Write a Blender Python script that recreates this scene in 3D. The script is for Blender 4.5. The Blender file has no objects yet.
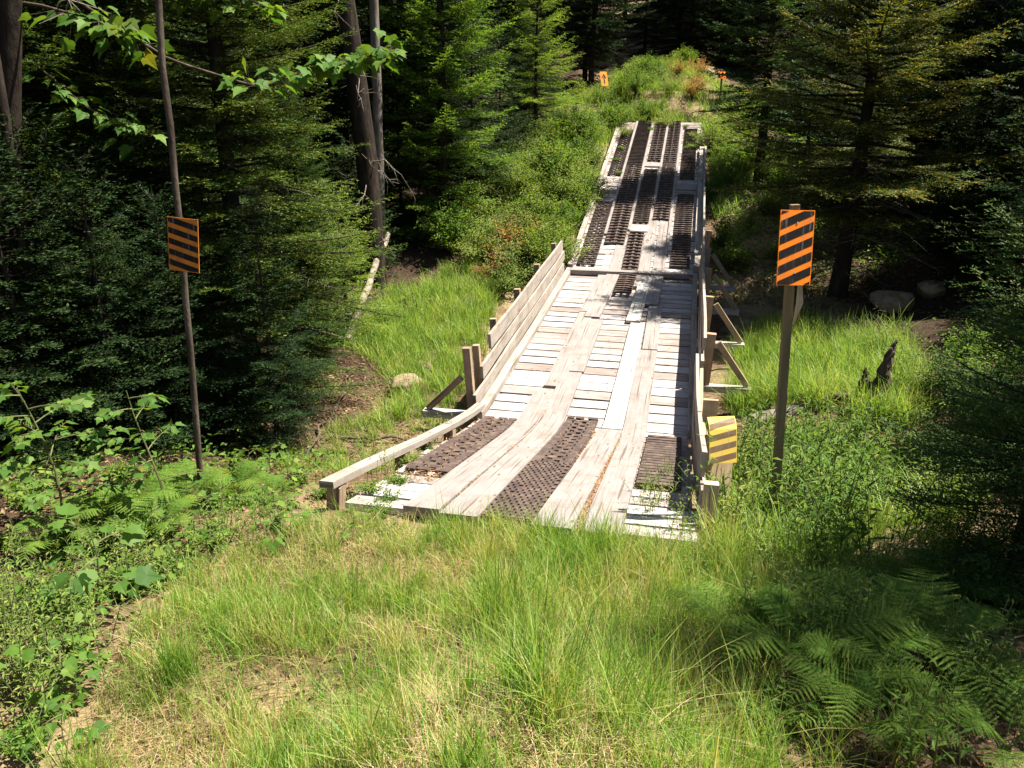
import bpy, math, random
import numpy as np
from mathutils import Vector

sc = bpy.context.scene
C = sc.collection
R = math.radians
rng = np.random.default_rng(11)
random.seed(5)

# ---------------------------------------------------------------- camera, sky, sun, exposure
CAM_Z, PITCH, FOC = 4.0, R(20.0), 800.0
cd = bpy.data.cameras.new('camera'); cam = bpy.data.objects.new('camera', cd); C.objects.link(cam)
cam.location = (0, 0, CAM_Z); cam.rotation_euler = (R(90) - PITCH, 0, 0)
cd.sensor_width = 36.0; cd.lens = FOC / 1024 * 36.0; cd.clip_start = 0.05; cd.clip_end = 1000
sc.camera = cam

SUN_AZ, SUN_EL = R(78), R(63)          # azimuth clockwise from +Y (the way the camera looks)
w = bpy.data.worlds.new('World'); sc.world = w; w.use_nodes = True
nt = w.node_tree; bg = nt.nodes['Background']
sky = nt.nodes.new('ShaderNodeTexSky'); sky.sky_type = 'NISHITA'; sky.sun_disc = False
sky.sun_elevation = SUN_EL; sky.sun_rotation = SUN_AZ; sky.air_density = 1.0; sky.dust_density = 1.0
nt.links.new(sky.outputs[0], bg.inputs[0]); bg.inputs[1].default_value = 0.05
sd = bpy.data.lights.new('sun', 'SUN'); sd.energy = 5.0; sd.angle = R(0.5); sd.color = (1, 0.94, 0.83)
sun = bpy.data.objects.new('sun', sd); C.objects.link(sun)
sdir = Vector((math.sin(SUN_AZ) * math.cos(SUN_EL), math.cos(SUN_AZ) * math.cos(SUN_EL), math.sin(SUN_EL)))
sun.rotation_euler = sdir.to_track_quat('Z', 'Y').to_euler(); sun.location = sdir * 40
vs = sc.view_settings
vs.view_transform = 'Standard'; vs.look = 'None'; vs.gamma = 1.0; vs.use_curve_mapping = False
vs.exposure = 1.75
cy = sc.cycles
cy.max_bounces = 6; cy.diffuse_bounces = 3; cy.glossy_bounces = 2; cy.transmission_bounces = 4; cy.transparent_max_bounces = 4
cy.sample_clamp_indirect = 4.0; cy.use_denoising = True

# ---------------------------------------------------------------- mesh helper
def arr(a): return np.asarray(a, dtype=np.float64)

class MB:
    """Collects vertices and faces; build() links them as ONE mesh object."""
    def __init__(s): s.v, s.f, s.m, s.uv, s.n = [], [], [], [], 0
    def add(s, v, faces, mat=0, uv=None):
        v = arr(v).reshape(-1, 3); faces = np.asarray(faces, dtype=np.int64)
        s.v.append(v); s.f.append(faces + s.n); s.m.append(mat)
        s.uv.append(None if uv is None else arr(uv).reshape(-1, 2)); s.n += len(v)
    def sweep(s, c, side, up, wd, th, mat=0, taper=None):
        """rectangular section swept along points c; side and up are unit vectors per point"""
        c, side, up = arr(c), arr(side), arr(up); n = len(c)
        if side.ndim == 1: side = np.tile(side, (n, 1))
        if up.ndim == 1: up = np.tile(up, (n, 1))
        k = np.ones(n) if taper is None else arr(taper)
        off = [(-.5, -.5), (.5, -.5), (.5, .5), (-.5, .5)]
        v = np.stack([c + side * (a * wd * k)[:, None] + up * (b * th * k)[:, None] for a, b in off], 1).reshape(-1, 3)
        L = np.concatenate([[0], np.cumsum(np.linalg.norm(np.diff(c, axis=0), axis=1))]) + random.random() * 30
        per = [0, wd, wd + th, 2 * wd + th, 2 * wd + 2 * th]; o = random.random() * 20
        F, U = [], []
        for i in range(n - 1):
            for j in range(4):
                a, b = i * 4 + j, i * 4 + (j + 1) % 4
                F.append((a, b, b + 4, a + 4))
                U += [(L[i], per[j] + o), (L[i], per[j + 1] + o), (L[i + 1], per[j + 1] + o), (L[i + 1], per[j] + o)]
        F.append((3, 2, 1, 0)); U += [(o, o), (o + .01, o), (o + .01, o + .02), (o, o + .02)]
        e = (n - 1) * 4; F.append((e, e + 1, e + 2, e + 3)); U += [(o, o), (o + .01, o), (o + .01, o + .02), (o, o + .02)]
        s.add(v, F, mat, U)
    def bar(s, p0, p1, wd, th, upv=(0, 0, 1), mat=0):
        p0, p1 = arr(p0), arr(p1); d = p1 - p0; d = d / np.linalg.norm(d)
        u = arr(upv); sd_ = np.cross(d, u); sd_ /= np.linalg.norm(sd_); u = np.cross(sd_, d)
        s.sweep([p0, p1], sd_, u, wd, th, mat)
    def tube(s, pts, rad, k=6, mat=0):
        pts = arr(pts); n = len(pts); rad = np.broadcast_to(arr(rad), (n,))
        d = np.gradient(pts, axis=0); d /= np.linalg.norm(d, axis=1)[:, None] + 1e-12
        ref = np.where(np.abs(d[:, 2:3]) > .9, arr([[1., 0, 0]]), arr([[0, 0, 1.]]))
        a = np.cross(d, ref); a /= np.linalg.norm(a, axis=1)[:, None] + 1e-12; b = np.cross(d, a)
        th = np.arange(k) * 2 * math.pi / k
        v = pts[:, None] + rad[:, None, None] * (np.cos(th)[None, :, None] * a[:, None] + np.sin(th)[None, :, None] * b[:, None])
        i, j = np.meshgrid(np.arange(n - 1), np.arange(k), indexing='ij'); j2 = (j + 1) % k
        F = np.stack([i * k + j, i * k + j2, (i + 1) * k + j2, (i + 1) * k + j], -1).reshape(-1, 4)
        s.add(v.reshape(-1, 3), F, mat)
        if k > 3:
            s.add(v[-1], [list(range(k))], mat); s.add(v[0], [list(range(k))[::-1]], mat)
    def tris(s, p, mat=0):
        """p: (n, m, 3): n separate faces of m corners"""
        p = arr(p); n, m = p.shape[:2]
        s.add(p.reshape(-1, 3), np.arange(n * m).reshape(n, m), mat)
    def build(s, name, mats, parent=None, smooth=False):
        V = np.concatenate(s.v); me = bpy.data.meshes.new(name)
        cnt = [np.full(len(f), f.shape[1]) for f in s.f]
        li = np.concatenate([f.reshape(-1) for f in s.f]); tot = np.concatenate(cnt)
        me.vertices.add(len(V)); me.vertices.foreach_set('co', V.astype(np.float32).ravel())
        me.loops.add(len(li)); me.loops.foreach_set('vertex_index', li.astype(np.int32))
        me.polygons.add(len(tot))
        me.polygons.foreach_set('loop_start', (np.cumsum(tot) - tot).astype(np.int32))
        mi = np.concatenate([np.full(len(f), m) for f, m in zip(s.f, s.m)])
        me.polygons.foreach_set('material_index', mi.astype(np.int32))
        me.polygons.foreach_set('use_smooth', np.full(len(tot), bool(smooth)))
        if any(u is not None for u in s.uv):
            ul = me.uv_layers.new(name='UVMap')
            U = np.concatenate([u if u is not None else np.zeros((f.size, 2)) for u, f in zip(s.uv, s.f)])
            ul.data.foreach_set('uv', U.astype(np.float32).ravel())
        me.update(); me.validate()
        for m in (mats if isinstance(mats, (list, tuple)) else [mats]): me.materials.append(m)
        o = bpy.data.objects.new(name, me); C.objects.link(o)
        if parent: o.parent = parent
        return o

def tag(o, label=None, cat=None, group=None, kind=None):
    for k, v in (('label', label), ('category', cat), ('group', group), ('kind', kind)):
        if v: o[k] = v
    return o
def empty(name, loc=(0, 0, 0), rz=0, label=None, cat=None, group=None):
    o = bpy.data.objects.new(name, None); C.objects.link(o); o.location = loc; o.rotation_euler = (0, 0, rz)
    o.empty_display_size = .1
    return tag(o, label, cat, group)
KIDS = {}
def kids(o):
    return [c for c in C.objects if c.parent == o]
def copy_tree(o, parent=None, depth=0):
    c = o.copy(); C.objects.link(c)
    if parent: c.parent = parent
    ch = KIDS.get(o.name)
    if ch is None: ch = KIDS[o.name] = kids(o)
    for k in ch: copy_tree(k, c, depth + 1)
    return c
USED = set()
def place(proto, loc, rz=0, scale=1.0, label=None, group=None, tilt=(0, 0)):
    """first use moves the prototype itself, later uses copy it"""
    if proto.name not in USED:
        USED.add(proto.name); o = proto; KIDS.setdefault(proto.name, kids(proto))
    else: o = copy_tree(proto)
    o.location = loc; o.rotation_euler = (tilt[0], tilt[1], rz); o.scale = (scale,) * 3
    if label: o['label'] = label
    if group: o['group'] = group
    elif 'group' in o.keys(): del o['group']
    return o

# ---------------------------------------------------------------- materials
def new_mat(name):
    m = bpy.data.materials.new(name); m.use_nodes = True
    t = m.node_tree; b = t.nodes['Principled BSDF']; return m, t, b
def N(t, kind, **kw):
    n = t.nodes.new(kind)
    for k, v in kw.items():
        if k in n.inputs.keys() if hasattr(n.inputs, 'keys') else False: n.inputs[k].default_value = v
        else: setattr(n, k, v)
    return n
def ramp(t, fac, stops):
    n = t.nodes.new('ShaderNodeValToRGB'); e = n.color_ramp.elements
    while len(e) < len(stops): e.new(0.5)
    for el, (p, c) in zip(e, stops): el.position = p; el.color = (*c, 1)
    t.links.new(fac, n.inputs[0]); return n.outputs[0]
def mixc(t, fac, a, b, mode='MIX'):
    n = t.nodes.new('ShaderNodeMix'); n.data_type = 'RGBA'; n.blend_type = mode
    for s_, v in ((0, fac), (6, a), (7, b)):
        if hasattr(v, 'is_linked') or hasattr(v, 'links'): t.links.new(v, n.inputs[s_])
        else: n.inputs[s_].default_value = v if s_ == 0 else (*v, 1)
    return n.outputs[2]
def noise(t, vec, scale, detail=4, rough=.6):
    n = t.nodes.new('ShaderNodeTexNoise'); n.inputs['Scale'].default_value = scale
    n.inputs['Detail'].default_value = detail; n.inputs['Roughness'].default_value = rough
    if vec is not None: t.links.new(vec, n.inputs['Vector'])
    return n.outputs[0]
def math_(t, op, a, b=None):
    n = t.nodes.new('ShaderNodeMath'); n.operation = op
    for i, v in enumerate((a, b)):
        if v is None: continue
        if hasattr(v, 'links'): t.links.new(v, n.inputs[i])
        else: n.inputs[i].default_value = v
    return n.outputs[0]
def bump(t, b, h, strength, dist=.01):
    n = t.nodes.new('ShaderNodeBump'); n.inputs['Strength'].default_value = strength; n.inputs['Distance'].default_value = dist
    t.links.new(h, n.inputs['Height']); t.links.new(n.outputs[0], b.inputs['Normal'])

def leaf_mat(name, stops, trans=.4, rough=.6, tint=(1.3, 1.2, .4), objvar=.25, spec=.18):
    """leaves: colour varies leaf by leaf, light passes through"""
    m, t, b = new_mat(name)
    g = t.nodes.new('ShaderNodeNewGeometry'); oi = t.nodes.new('ShaderNodeObjectInfo')
    nz = noise(t, g.outputs['Position'], 1.3, 2)
    f = math_(t, 'ADD', math_(t, 'MULTIPLY', g.outputs['Random Per Island'], .62), math_(t, 'MULTIPLY', nz, .38))
    f = math_(t, 'ADD', f, math_(t, 'MULTIPLY', math_(t, 'SUBTRACT', oi.outputs['Random'], .5), objvar))
    c = ramp(t, f, stops)
    t.links.new(c, b.inputs['Base Color']); b.inputs['Roughness'].default_value = rough
    b.inputs['Specular IOR Level'].default_value = spec
    tr = t.nodes.new('ShaderNodeBsdfTranslucent')
    tc = mixc(t, 1.0, c, tint, 'MULTIPLY'); t.links.new(tc, tr.inputs[0])
    mx = t.nodes.new('ShaderNodeMixShader'); mx.inputs[0].default_value = trans
    t.links.new(b.outputs[0], mx.inputs[1]); t.links.new(tr.outputs[0], mx.inputs[2])
    t.links.new(mx.outputs[0], t.nodes['Material Output'].inputs[0])
    return m

def wood_mat(name, dark, mid, light, red=.0, rough=.8):
    """weathered plank: grain along the board's length (UV u), tone board by board, knots and grey bleaching"""
    m, t, b = new_mat(name)
    uv = t.nodes.new('ShaderNodeUVMap'); g = t.nodes.new('ShaderNodeNewGeometry')
    mp = t.nodes.new('ShaderNodeMapping'); mp.inputs['Scale'].default_value = (1.2, 55, 1); t.links.new(uv.outputs[0], mp.inputs[0])
    grain = noise(t, mp.outputs[0], 1.0, 5, .65)
    mp2 = t.nodes.new('ShaderNodeMapping'); mp2.inputs['Scale'].default_value = (2.2, 6, 1); t.links.new(uv.outputs[0], mp2.inputs[0])
    blot = noise(t, mp2.outputs[0], 1.0, 3, .6)
    f = math_(t, 'ADD', math_(t, 'MULTIPLY', grain, .55), math_(t, 'MULTIPLY', blot, .45))
    f = math_(t, 'ADD', f, math_(t, 'MULTIPLY', math_(t, 'SUBTRACT', g.outputs['Random Per Island'], .5), .55))
    c = ramp(t, f, [(.22, dark), (.45, mid), (.68, light)])
    # weather stains with a shape of their own
    st = noise(t, g.outputs['Position'], 3.1, 4, .7)
    c = mixc(t, ramp(t, st, [(.50, (0, 0, 0)), (.70, (.6, .6, .6))]), c, (.15, .12, .095))
    vo = t.nodes.new('ShaderNodeTexVoronoi'); vo.inputs['Scale'].default_value = 1.0
    mp3 = t.nodes.new('ShaderNodeMapping'); mp3.inputs['Scale'].default_value = (2.2, 7, 1); t.links.new(uv.outputs[0], mp3.inputs[0])
    t.links.new(mp3.outputs[0], vo.inputs['Vector'])
    kn = ramp(t, vo.outputs['Distance'], [(.06, (1, 1, 1)), (.11, (0, 0, 0))])
    c = mixc(t, kn, c, (.12, .075, .045))
    # grain cracks
    mp4 = t.nodes.new('ShaderNodeMapping'); mp4.inputs['Scale'].default_value = (.7, 34, 1); t.links.new(uv.outputs[0], mp4.inputs[0])
    ck = noise(t, mp4.outputs[0], 1.0, 2, .5)
    c = mixc(t, ramp(t, ck, [(.33, (.85, .85, .85)), (.40, (0, 0, 0))]), c, (.10, .075, .055))
    t.links.new(c, b.inputs['Base Color']); b.inputs['Roughness'].default_value = rough
    b.inputs['Specular IOR Level'].default_value = .2
    bump(t, b, f, .5, .006)
    return m

def simple_mat(name, stops, scale=8, rough=.85, bstr=.4, bdist=.01, spec=.25, stretch=(1, 1, 1)):
    m, t, b = new_mat(name)
    tc = t.nodes.new('ShaderNodeTexCoord'); mp = t.nodes.new('ShaderNodeMapping'); mp.inputs['Scale'].default_value = stretch
    t.links.new(tc.outputs['Object'], mp.inputs[0])
    f = noise(t, mp.outputs[0], scale, 6, .65)
    t.links.new(ramp(t, f, stops), b.inputs['Base Color']); b.inputs['Roughness'].default_value = rough
    b.inputs['Specular IOR Level'].default_value = spec
    bump(t, b, f, bstr, bdist); return m

M = {}
M['deck'] = wood_mat('weathered deck boards', (0.168, 0.133, 0.114), (0.285, 0.243, 0.223), (0.387, 0.353, 0.338))
M['plank'] = wood_mat('weathered runner planks', (0.112, 0.091, 0.078), (0.192, 0.168, 0.155), (0.26, 0.234, 0.221))
M['pale'] = wood_mat('bleached new plank', (0.277, 0.251, 0.219), (0.357, 0.332, 0.303), (0.431, 0.415, 0.386))
M['rail'] = wood_mat('weathered rail boards', (0.152, 0.121, 0.097), (0.243, 0.203, 0.171), (0.332, 0.297, 0.258))
M['post'] = wood_mat('brown post timber', (.17, .105, .062), (.27, .18, .115), (.38, .275, .19))
M['tan'] = wood_mat('fresh tan timber', (0.324, 0.221, 0.126), (0.45, 0.324, 0.198), (0.54, 0.414, 0.279))
M['underside'] = wood_mat('dark bearer timber', (.08, .06, .045), (.14, .10, .075), (.2, .15, .11))
M['rubber'] = simple_mat('dusty black rubber', [(.3, (.036, .024, .021)), (.5, (.068, .046, .038)), (.66, (.13, .092, .068)), (.78, (.22, .155, .10))], 9, .75, .3, .004, .3)
M['bark'] = simple_mat('conifer bark', [(.3, (.03, .022, .016)), (.55, (.085, .065, .05)), (.75, (.15, .125, .10))], 9, .95, .9, .03, .1, (1, 1, .3))
M['bark_dark'] = simple_mat('shade darkened bark', [(.3, (.014, .010, .008)), (.55, (.035, .026, .02)), (.75, (.07, .055, .042))], 9, .95, .9, .03, .1, (1, 1, .3))  # bark colour darkened to stand in for shade among the trees
M['bark_grey'] = simple_mat('grey brown bark', [(.3, (.06, .046, .035)), (.55, (.15, .12, .095)), (.75, (.26, .22, .18))], 10, .95, .8, .02, .1, (1, 1, .35))
M['deadwood'] = simple_mat('grey dead wood', [(.3, (.07, .055, .045)), (.55, (.17, .14, .115)), (.75, (.28, .24, .20))], 12, .9, .6, .012, .15, (1, 1, .3))
M['birch'] = simple_mat('pale peeling bark', [(.33, (.07, .05, .035)), (.48, (.22, .18, .14)), (.7, (.34, .28, .22))], 5, .85, .5, .01, .2)
M['rock'] = simple_mat('lichened granite', [(.3, (.09, .065, .042)), (.48, (.20, .15, .095)), (.6, (.27, .21, .14)), (.75, (.20, .20, .11))], 5, .95, .6, .03, .15)
M['stem'] = simple_mat('green brown stem', [(.35, (.06, .07, .025)), (.65, (.13, .13, .05))], 6, .8, .2, .003)
M['pole'] = simple_mat('stained sign post', [(.3, (.10, .075, .04)), (.55, (.21, .16, .09)), (.75, (.32, .25, .15))], 7, .85, .5, .006, .2, (1, 1, .12))

NEED = [(.1, (.010, .030, .008)), (.4, (.026, .066, .014)), (.66, (.065, .11, .022)), (.84, (.14, .165, .03)), (.97, (.24, .17, .05))]  # yellow and brown top tones stand in for warm-lit bough tips
M['needle'] = leaf_mat('spruce needles', NEED, .22, .55, spec=.08)
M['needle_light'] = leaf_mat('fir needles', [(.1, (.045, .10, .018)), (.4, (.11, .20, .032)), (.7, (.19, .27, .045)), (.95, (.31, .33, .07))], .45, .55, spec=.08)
M['needle_mid'] = leaf_mat('sunlit spruce needles', [(.1, (.012, .032, .008)), (.4, (.032, .07, .014)), (.7, (.085, .125, .024)), (.92, (.21, .22, .045))], .30, .55, spec=.08)  # sunlight on the boughs is put into the brighter yellow-green tones
M['needle_warm'] = leaf_mat('warm lit spruce needles', [(.1, (.012, .032, .010)), (.35, (.035, .07, .018)), (.58, (.10, .12, .026)), (.75, (.22, .19, .04)), (.92, (.34, .20, .06))], .32, .55, spec=.08)  # yellow-brown tones carry painted warm light on the bough tips
M['needle_dark'] = leaf_mat('shade darkened needles', [(.1, (.006, .016, .006)), (.5, (.017, .038, .011)), (.9, (.05, .07, .02))], .16, .6, spec=.08)  # darkness of the wood's shade is put into this needle colour
M['leaf'] = leaf_mat('broad leaves', [(.1, (.04, .095, .014)), (.4, (.08, .165, .022)), (.7, (.135, .22, .034)), (.95, (.24, .29, .05))], .45)
M['leaf_pale'] = leaf_mat('pale weed leaves', [(.1, (.08, .14, .025)), (.4, (.14, .22, .04)), (.7, (.21, .275, .065)), (.95, (.33, .34, .11))], .45)
M['leaf_rust'] = leaf_mat('rusty withered leaves', [(.1, (.10, .055, .02)), (.4, (.22, .115, .035)), (.7, (.33, .185, .06)), (.95, (.40, .27, .10))], .35)
M['maple'] = leaf_mat('maple leaves', [(.08, (.17, .16, .03)), (.16, (.045, .11, .018)), (.5, (.085, .17, .028)), (.84, (.15, .23, .042)), (.97, (.28, .26, .06))], .45, .55)
M['fern'] = leaf_mat('fern fronds', [(.1, (.055, .125, .018)), (.5, (.10, .19, .028)), (.9, (.20, .26, .045))], .45, .7, spec=.08)
M['fern_yellow'] = leaf_mat('yellow green fern fronds', [(.1, (.09, .15, .02)), (.5, (.15, .22, .03)), (.9, (.24, .28, .05))], .45)

def grass_mat(name, stops):
    m, t, b = new_mat(name)
    g = t.nodes.new('ShaderNodeNewGeometry')
    nz = noise(t, g.outputs['Position'], 1.6, 3, .6)
    f = math_(t, 'ADD', math_(t, 'MULTIPLY', g.outputs['Random Per Island'], .5), math_(t, 'SUBTRACT', math_(t, 'MULTIPLY', nz, .95), .19))
    c = ramp(t, f, stops)
    t.links.new(c, b.inputs['Base Color']); b.inputs['Roughness'].default_value = .5; b.inputs['Specular IOR Level'].default_value = .3
    tr = t.nodes.new('ShaderNodeBsdfTranslucent'); t.links.new(mixc(t, 1.0, c, (1.15, 1.1, .6), 'MULTIPLY'), tr.inputs[0])
    mx = t.nodes.new('ShaderNodeMixShader'); mx.inputs[0].default_value = .5
    t.links.new(b.outputs[0], mx.inputs[1]); t.links.new(tr.outputs[0], mx.inputs[2])
    t.links.new(mx.outputs[0], t.nodes['Material Output'].inputs[0]); return m
M['grass'] = grass_mat('grass blades', [(.18, (.08, .18, .02)), (.42, (.15, .285, .033)), (.58, (.24, .35, .055)), (.70, (.39, .39, .11)), (.87, (.57, .45, .23))])
M['grass_green'] = grass_mat('lush grass blades', [(.15, (.09, .19, .022)), (.45, (.17, .29, .04)), (.68, (.26, .35, .065)), (.9, (.40, .41, .14))])

# ---------------------------------------------------------------- pixels to rays (used only to find where things stand on the ground)
def ray(px, py):
    x = (px - 512) / FOC; y = -(py - 384) / FOC; c, s = math.cos(PITCH), math.sin(PITCH)
    return np.array([x, c + y * s, -s + y * c])
def at_z(px, py, z):
    d = ray(px, py); return np.array([0, 0, CAM_Z]) + d * ((z - CAM_Z) / d[2])
def at_y(px, py, y):
    d = ray(px, py); return np.array([0, 0, CAM_Z]) + d * (y / d[1])

# ---------------------------------------------------------------- the bridge's line
B0 = np.array([-0.04, 5.1]); BAZ = R(12.3); BD = np.array([math.sin(BAZ), math.cos(BAZ)]); BS = np.array([BD[1], -BD[0]])
BW = 2.7
SK = np.array([-3, 0., 3.6, 4.4, 5.2, 11.6, 12.25, 13.2, 23.6, 27]); ZK = np.array([1.75, 1.04, .16, .01, .02, .235, .28, .50, 3.02, 3.8])
def bz(s): return np.interp(s, SK, ZK)
def bp(s, t, h=0.0):
    s = arr(s); xy = B0 + BD * s[..., None] + BS * (arr(t) + 0 * s)[..., None]
    return np.concatenate([xy, (bz(s) + h)[..., None]], -1)
def st_of(x, y):
    dx, dy = x - B0[0], y - B0[1]; return dx * BD[0] + dy * BD[1], dx * BS[0] + dy * BS[1]
S3 = np.array([BS[0], BS[1], 0.]); D3 = np.array([BD[0], BD[1], 0.]); U3 = np.array([0, 0, 1.])
def fr(u): return (u - .5) * BW          # lateral fraction of the deck (0 left, 1 right) to metres

# ---------------------------------------------------------------- ground
CP = [(0, 0, 2.4), (-3, 0, 2.4), (3, 0, 2.5), (0, -8, 3.2), (-8, -4, 3.0), (8, -4, 3.1), (0, 1.9, 2.08), (0, 3.25, 1.47), (-1.4, 3.2, 1.45), (1.5, 3.2, 1.5),
      (-3, 3, 1.5), (3, 2.6, 1.75), (4.5, 3, 1.8), (-6, 3, 1.8), (-1.6, 4.8, 1.0), (-.05, 4.9, .98), (1.4, 4.6, .95), (2.0, 5.6, .62), (3.2, 4.8, 1.05), (5, 5, 1.3),
      (-2.8, 5.2, .75), (-4.5, 5, .95), (-2.8, 7.2, .15), (-1.6, 7.2, .05), (-5, 7, .5), (-8, 8, 1.0), (-1.8, 9, -.35), (-3.2, 9.6, -.2), (-1.6, 11.5, -.45),
      (-3.5, 12, -.2), (-6, 12, .5), (-9, 14, 1.2), (-2.4, 14.5, -.25), (-1, 14, -.35), (-1.5, 16.5, -.1), (-3.5, 17, .15), (-1.5, 19.5, .5), (-5, 20, 1.0), (-12, 22, 2.2),
      (2.3, 7.4, 0.), (3.4, 7.5, .1), (3.2, 9.6, -.2), (4.2, 10, 0.0), (5, 12, -.05), (3.6, 12.5, -.35), (6.5, 10, .4), (7.5, 12.5, .35), (6.2, 15, .2), (9, 16, .8), (13, 18, 1.6),
      (4.9, 15.5, -.2), (7, 19, .9), (6.6, 22, 1.7), (10, 24, 2.4), (1.6, 19, .95), (1.0, 22, 1.7), (2.2, 26, 2.7), (-2, 24, 1.7), (-6, 27, 2.2), (7.5, 27, 3.0), (5, 29, 3.2),
      (5.6, 33, 4.1), (6.6, 37, 4.75), (2.5, 33, 3.6), (10, 34, 4.0), (0, 40, 4.0), (8, 42, 5.3), (-12, 36, 4.0), (18, 34, 4.2), (0, 60, 10.5), (-30, 55, 10), (30, 55, 10), (14, 60, 11),
      (-20, 10, 2.5), (-20, 25, 3.5), (22, 10, 3), (24, 24, 4), (0, 90, 22), (-50, 80, 20), (50, 80, 20), (-60, 20, 10), (60, 20, 10), (-60, -30, 8), (60, -30, 8), (0, -60, 8)]
for s in np.arange(-.5, 24, .5):       # the bed under and beside the bridge
    g = np.interp(s, [-.5, .2, 1, 2.5, 4, 6, 11, 12.5, 14, 17, 23.6], [1.12, .98, .55, .05, -.35, -.6, -.5, -.2, .35, 1.2, 2.88])
    for t in (-1.0, 0, 1.0):
        p = B0 + BD * s + BS * t; CP.append((p[0], p[1], g))
CP = np.array(CP)
def vnoise(x, y, seed=0):
    a = np.zeros_like(x); r = np.random.default_rng(seed)
    for k in range(7):
        an = r.uniform(0, 6.28); f = r.uniform(.8, 1.2); ph = r.uniform(0, 6.28)
        a = a + np.sin((x * math.cos(an) + y * math.sin(an)) * f + ph)
    return a / 7 * 1.6
def ground(x, y, bumps=True):
    x = np.atleast_1d(arr(x)); y = np.atleast_1d(arr(y)); out = np.empty_like(x)
    for i in range(0, len(x), 20000):
        xx, yy = x[i:i + 20000], y[i:i + 20000]
        d2 = (xx[:, None] - CP[:, 0]) ** 2 + (yy[:, None] - CP[:, 1]) ** 2 + .12
        wt = d2 ** -1.75; out[i:i + 20000] = (wt * CP[:, 2]).sum(1) / wt.sum(1)
    if bumps:
        s, t = st_of(x, y); near = np.clip((np.abs(t) - 1.2) / .8, 0, 1); near = np.where((s > -.3) & (s < 24), near, 1)
        out = out + near * (.045 * vnoise(x * 2.2, y * 2.2, 1) + .025 * vnoise(x * 6, y * 6, 2) + .012 * vnoise(x * 15, y * 15, 3))
    return out
def gz(x, y): return float(ground([x], [y])[0])
def G(px, py):
    """where the ray through a pixel meets the ground"""
    d = ray(px, py); t = np.concatenate([np.arange(1.2, 30, .08), np.arange(30, 120, .4)])
    p = np.array([0, 0, CAM_Z]) + t[:, None] * d; g = ground(p[:, 0], p[:, 1])
    i = np.argmax(p[:, 2] < g); q = p[i]; return np.array([q[0], q[1], g[i]])

def ground_mat():
    m, t, b = new_mat('forest floor and trail soil')
    g = t.nodes.new('ShaderNodeNewGeometry'); P = g.outputs['Position']
    n1 = noise(t, P, .9, 5, .6); n2 = noise(t, P, 14, 6, .7); n3 = noise(t, P, 60, 4, .7)
    soil = ramp(t, n2, [(.3, (.045, .028, .017)), (.5, (.11, .07, .042)), (.7, (.22, .145, .085))])
    straw = ramp(t, n3, [(.3, (.14, .105, .05)), (.55, (.30, .225, .125)), (.75, (.42, .32, .19))])
    moss = ramp(t, n2, [(.3, (.02, .03, .01)), (.7, (.07, .085, .025))])
    c = mixc(t, ramp(t, n1, [(.42, (0, 0, 0)), (.56, (.8, .8, .8))]), soil, straw)
    c = mixc(t, ramp(t, noise(t, P, 2.3, 4), [(.55, (0, 0, 0)), (.68, (.8, .8, .8))]), c, moss)
    # leaf litter away from the clearing, its colour darkened to stand in for forest shade
    sx = t.nodes.new('ShaderNodeSeparateXYZ'); t.links.new(P, sx.inputs[0])
    dx = math_(t, 'ABSOLUTE', math_(t, 'SUBTRACT', sx.outputs[0], math_(t, 'MULTIPLY', sx.outputs[1], .16)))
    far = ramp(t, math_(t, 'MULTIPLY', math_(t, 'ADD', dx, math_(t, 'MULTIPLY', n1, 2.0)), .1), [(.40, (0, 0, 0)), (.56, (1, 1, 1))])
    litter = ramp(t, n2, [(.3, (.018, .013, .009)), (.52, (.042, .028, .018)), (.72, (.085, .055, .034))])
    c = mixc(t, far, c, litter)
    t.links.new(c, b.inputs['Base Color']); b.inputs['Roughness'].default_value = .95; b.inputs['Specular IOR Level'].default_value = .1
    bump(t, b, math_(t, 'ADD', n2, math_(t, 'MULTIPLY', n3, .5)), .8, .04); return m
def grid(xs, ys):
    X, Y = np.meshgrid(xs, ys); Z = ground(X.ravel(), Y.ravel())
    nx = len(xs); i, j = np.meshgrid(np.arange(len(ys) - 1), np.arange(nx - 1), indexing='ij')
    return np.stack([X.ravel(), Y.ravel(), Z], 1), np.stack([i * nx + j, i * nx + j + 1, (i + 1) * nx + j + 1, (i + 1) * nx + j], -1).reshape(-1, 4)
xs = np.unique(np.concatenate([np.linspace(-140, -14, 22), np.linspace(-14, -7, 30), np.linspace(-7, 9, 200), np.linspace(9, 16, 28), np.linspace(16, 140, 22)]))
ys = np.unique(np.concatenate([np.linspace(-120, -2, 18), np.linspace(-2, 1, 12), np.linspace(1, 20, 220), np.linspace(20, 42, 90), np.linspace(42, 190, 30)]))
mb = MB(); mb.add(*grid(xs, ys)); tag(mb.build('ground', ground_mat(), smooth=True), kind='structure')

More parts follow.
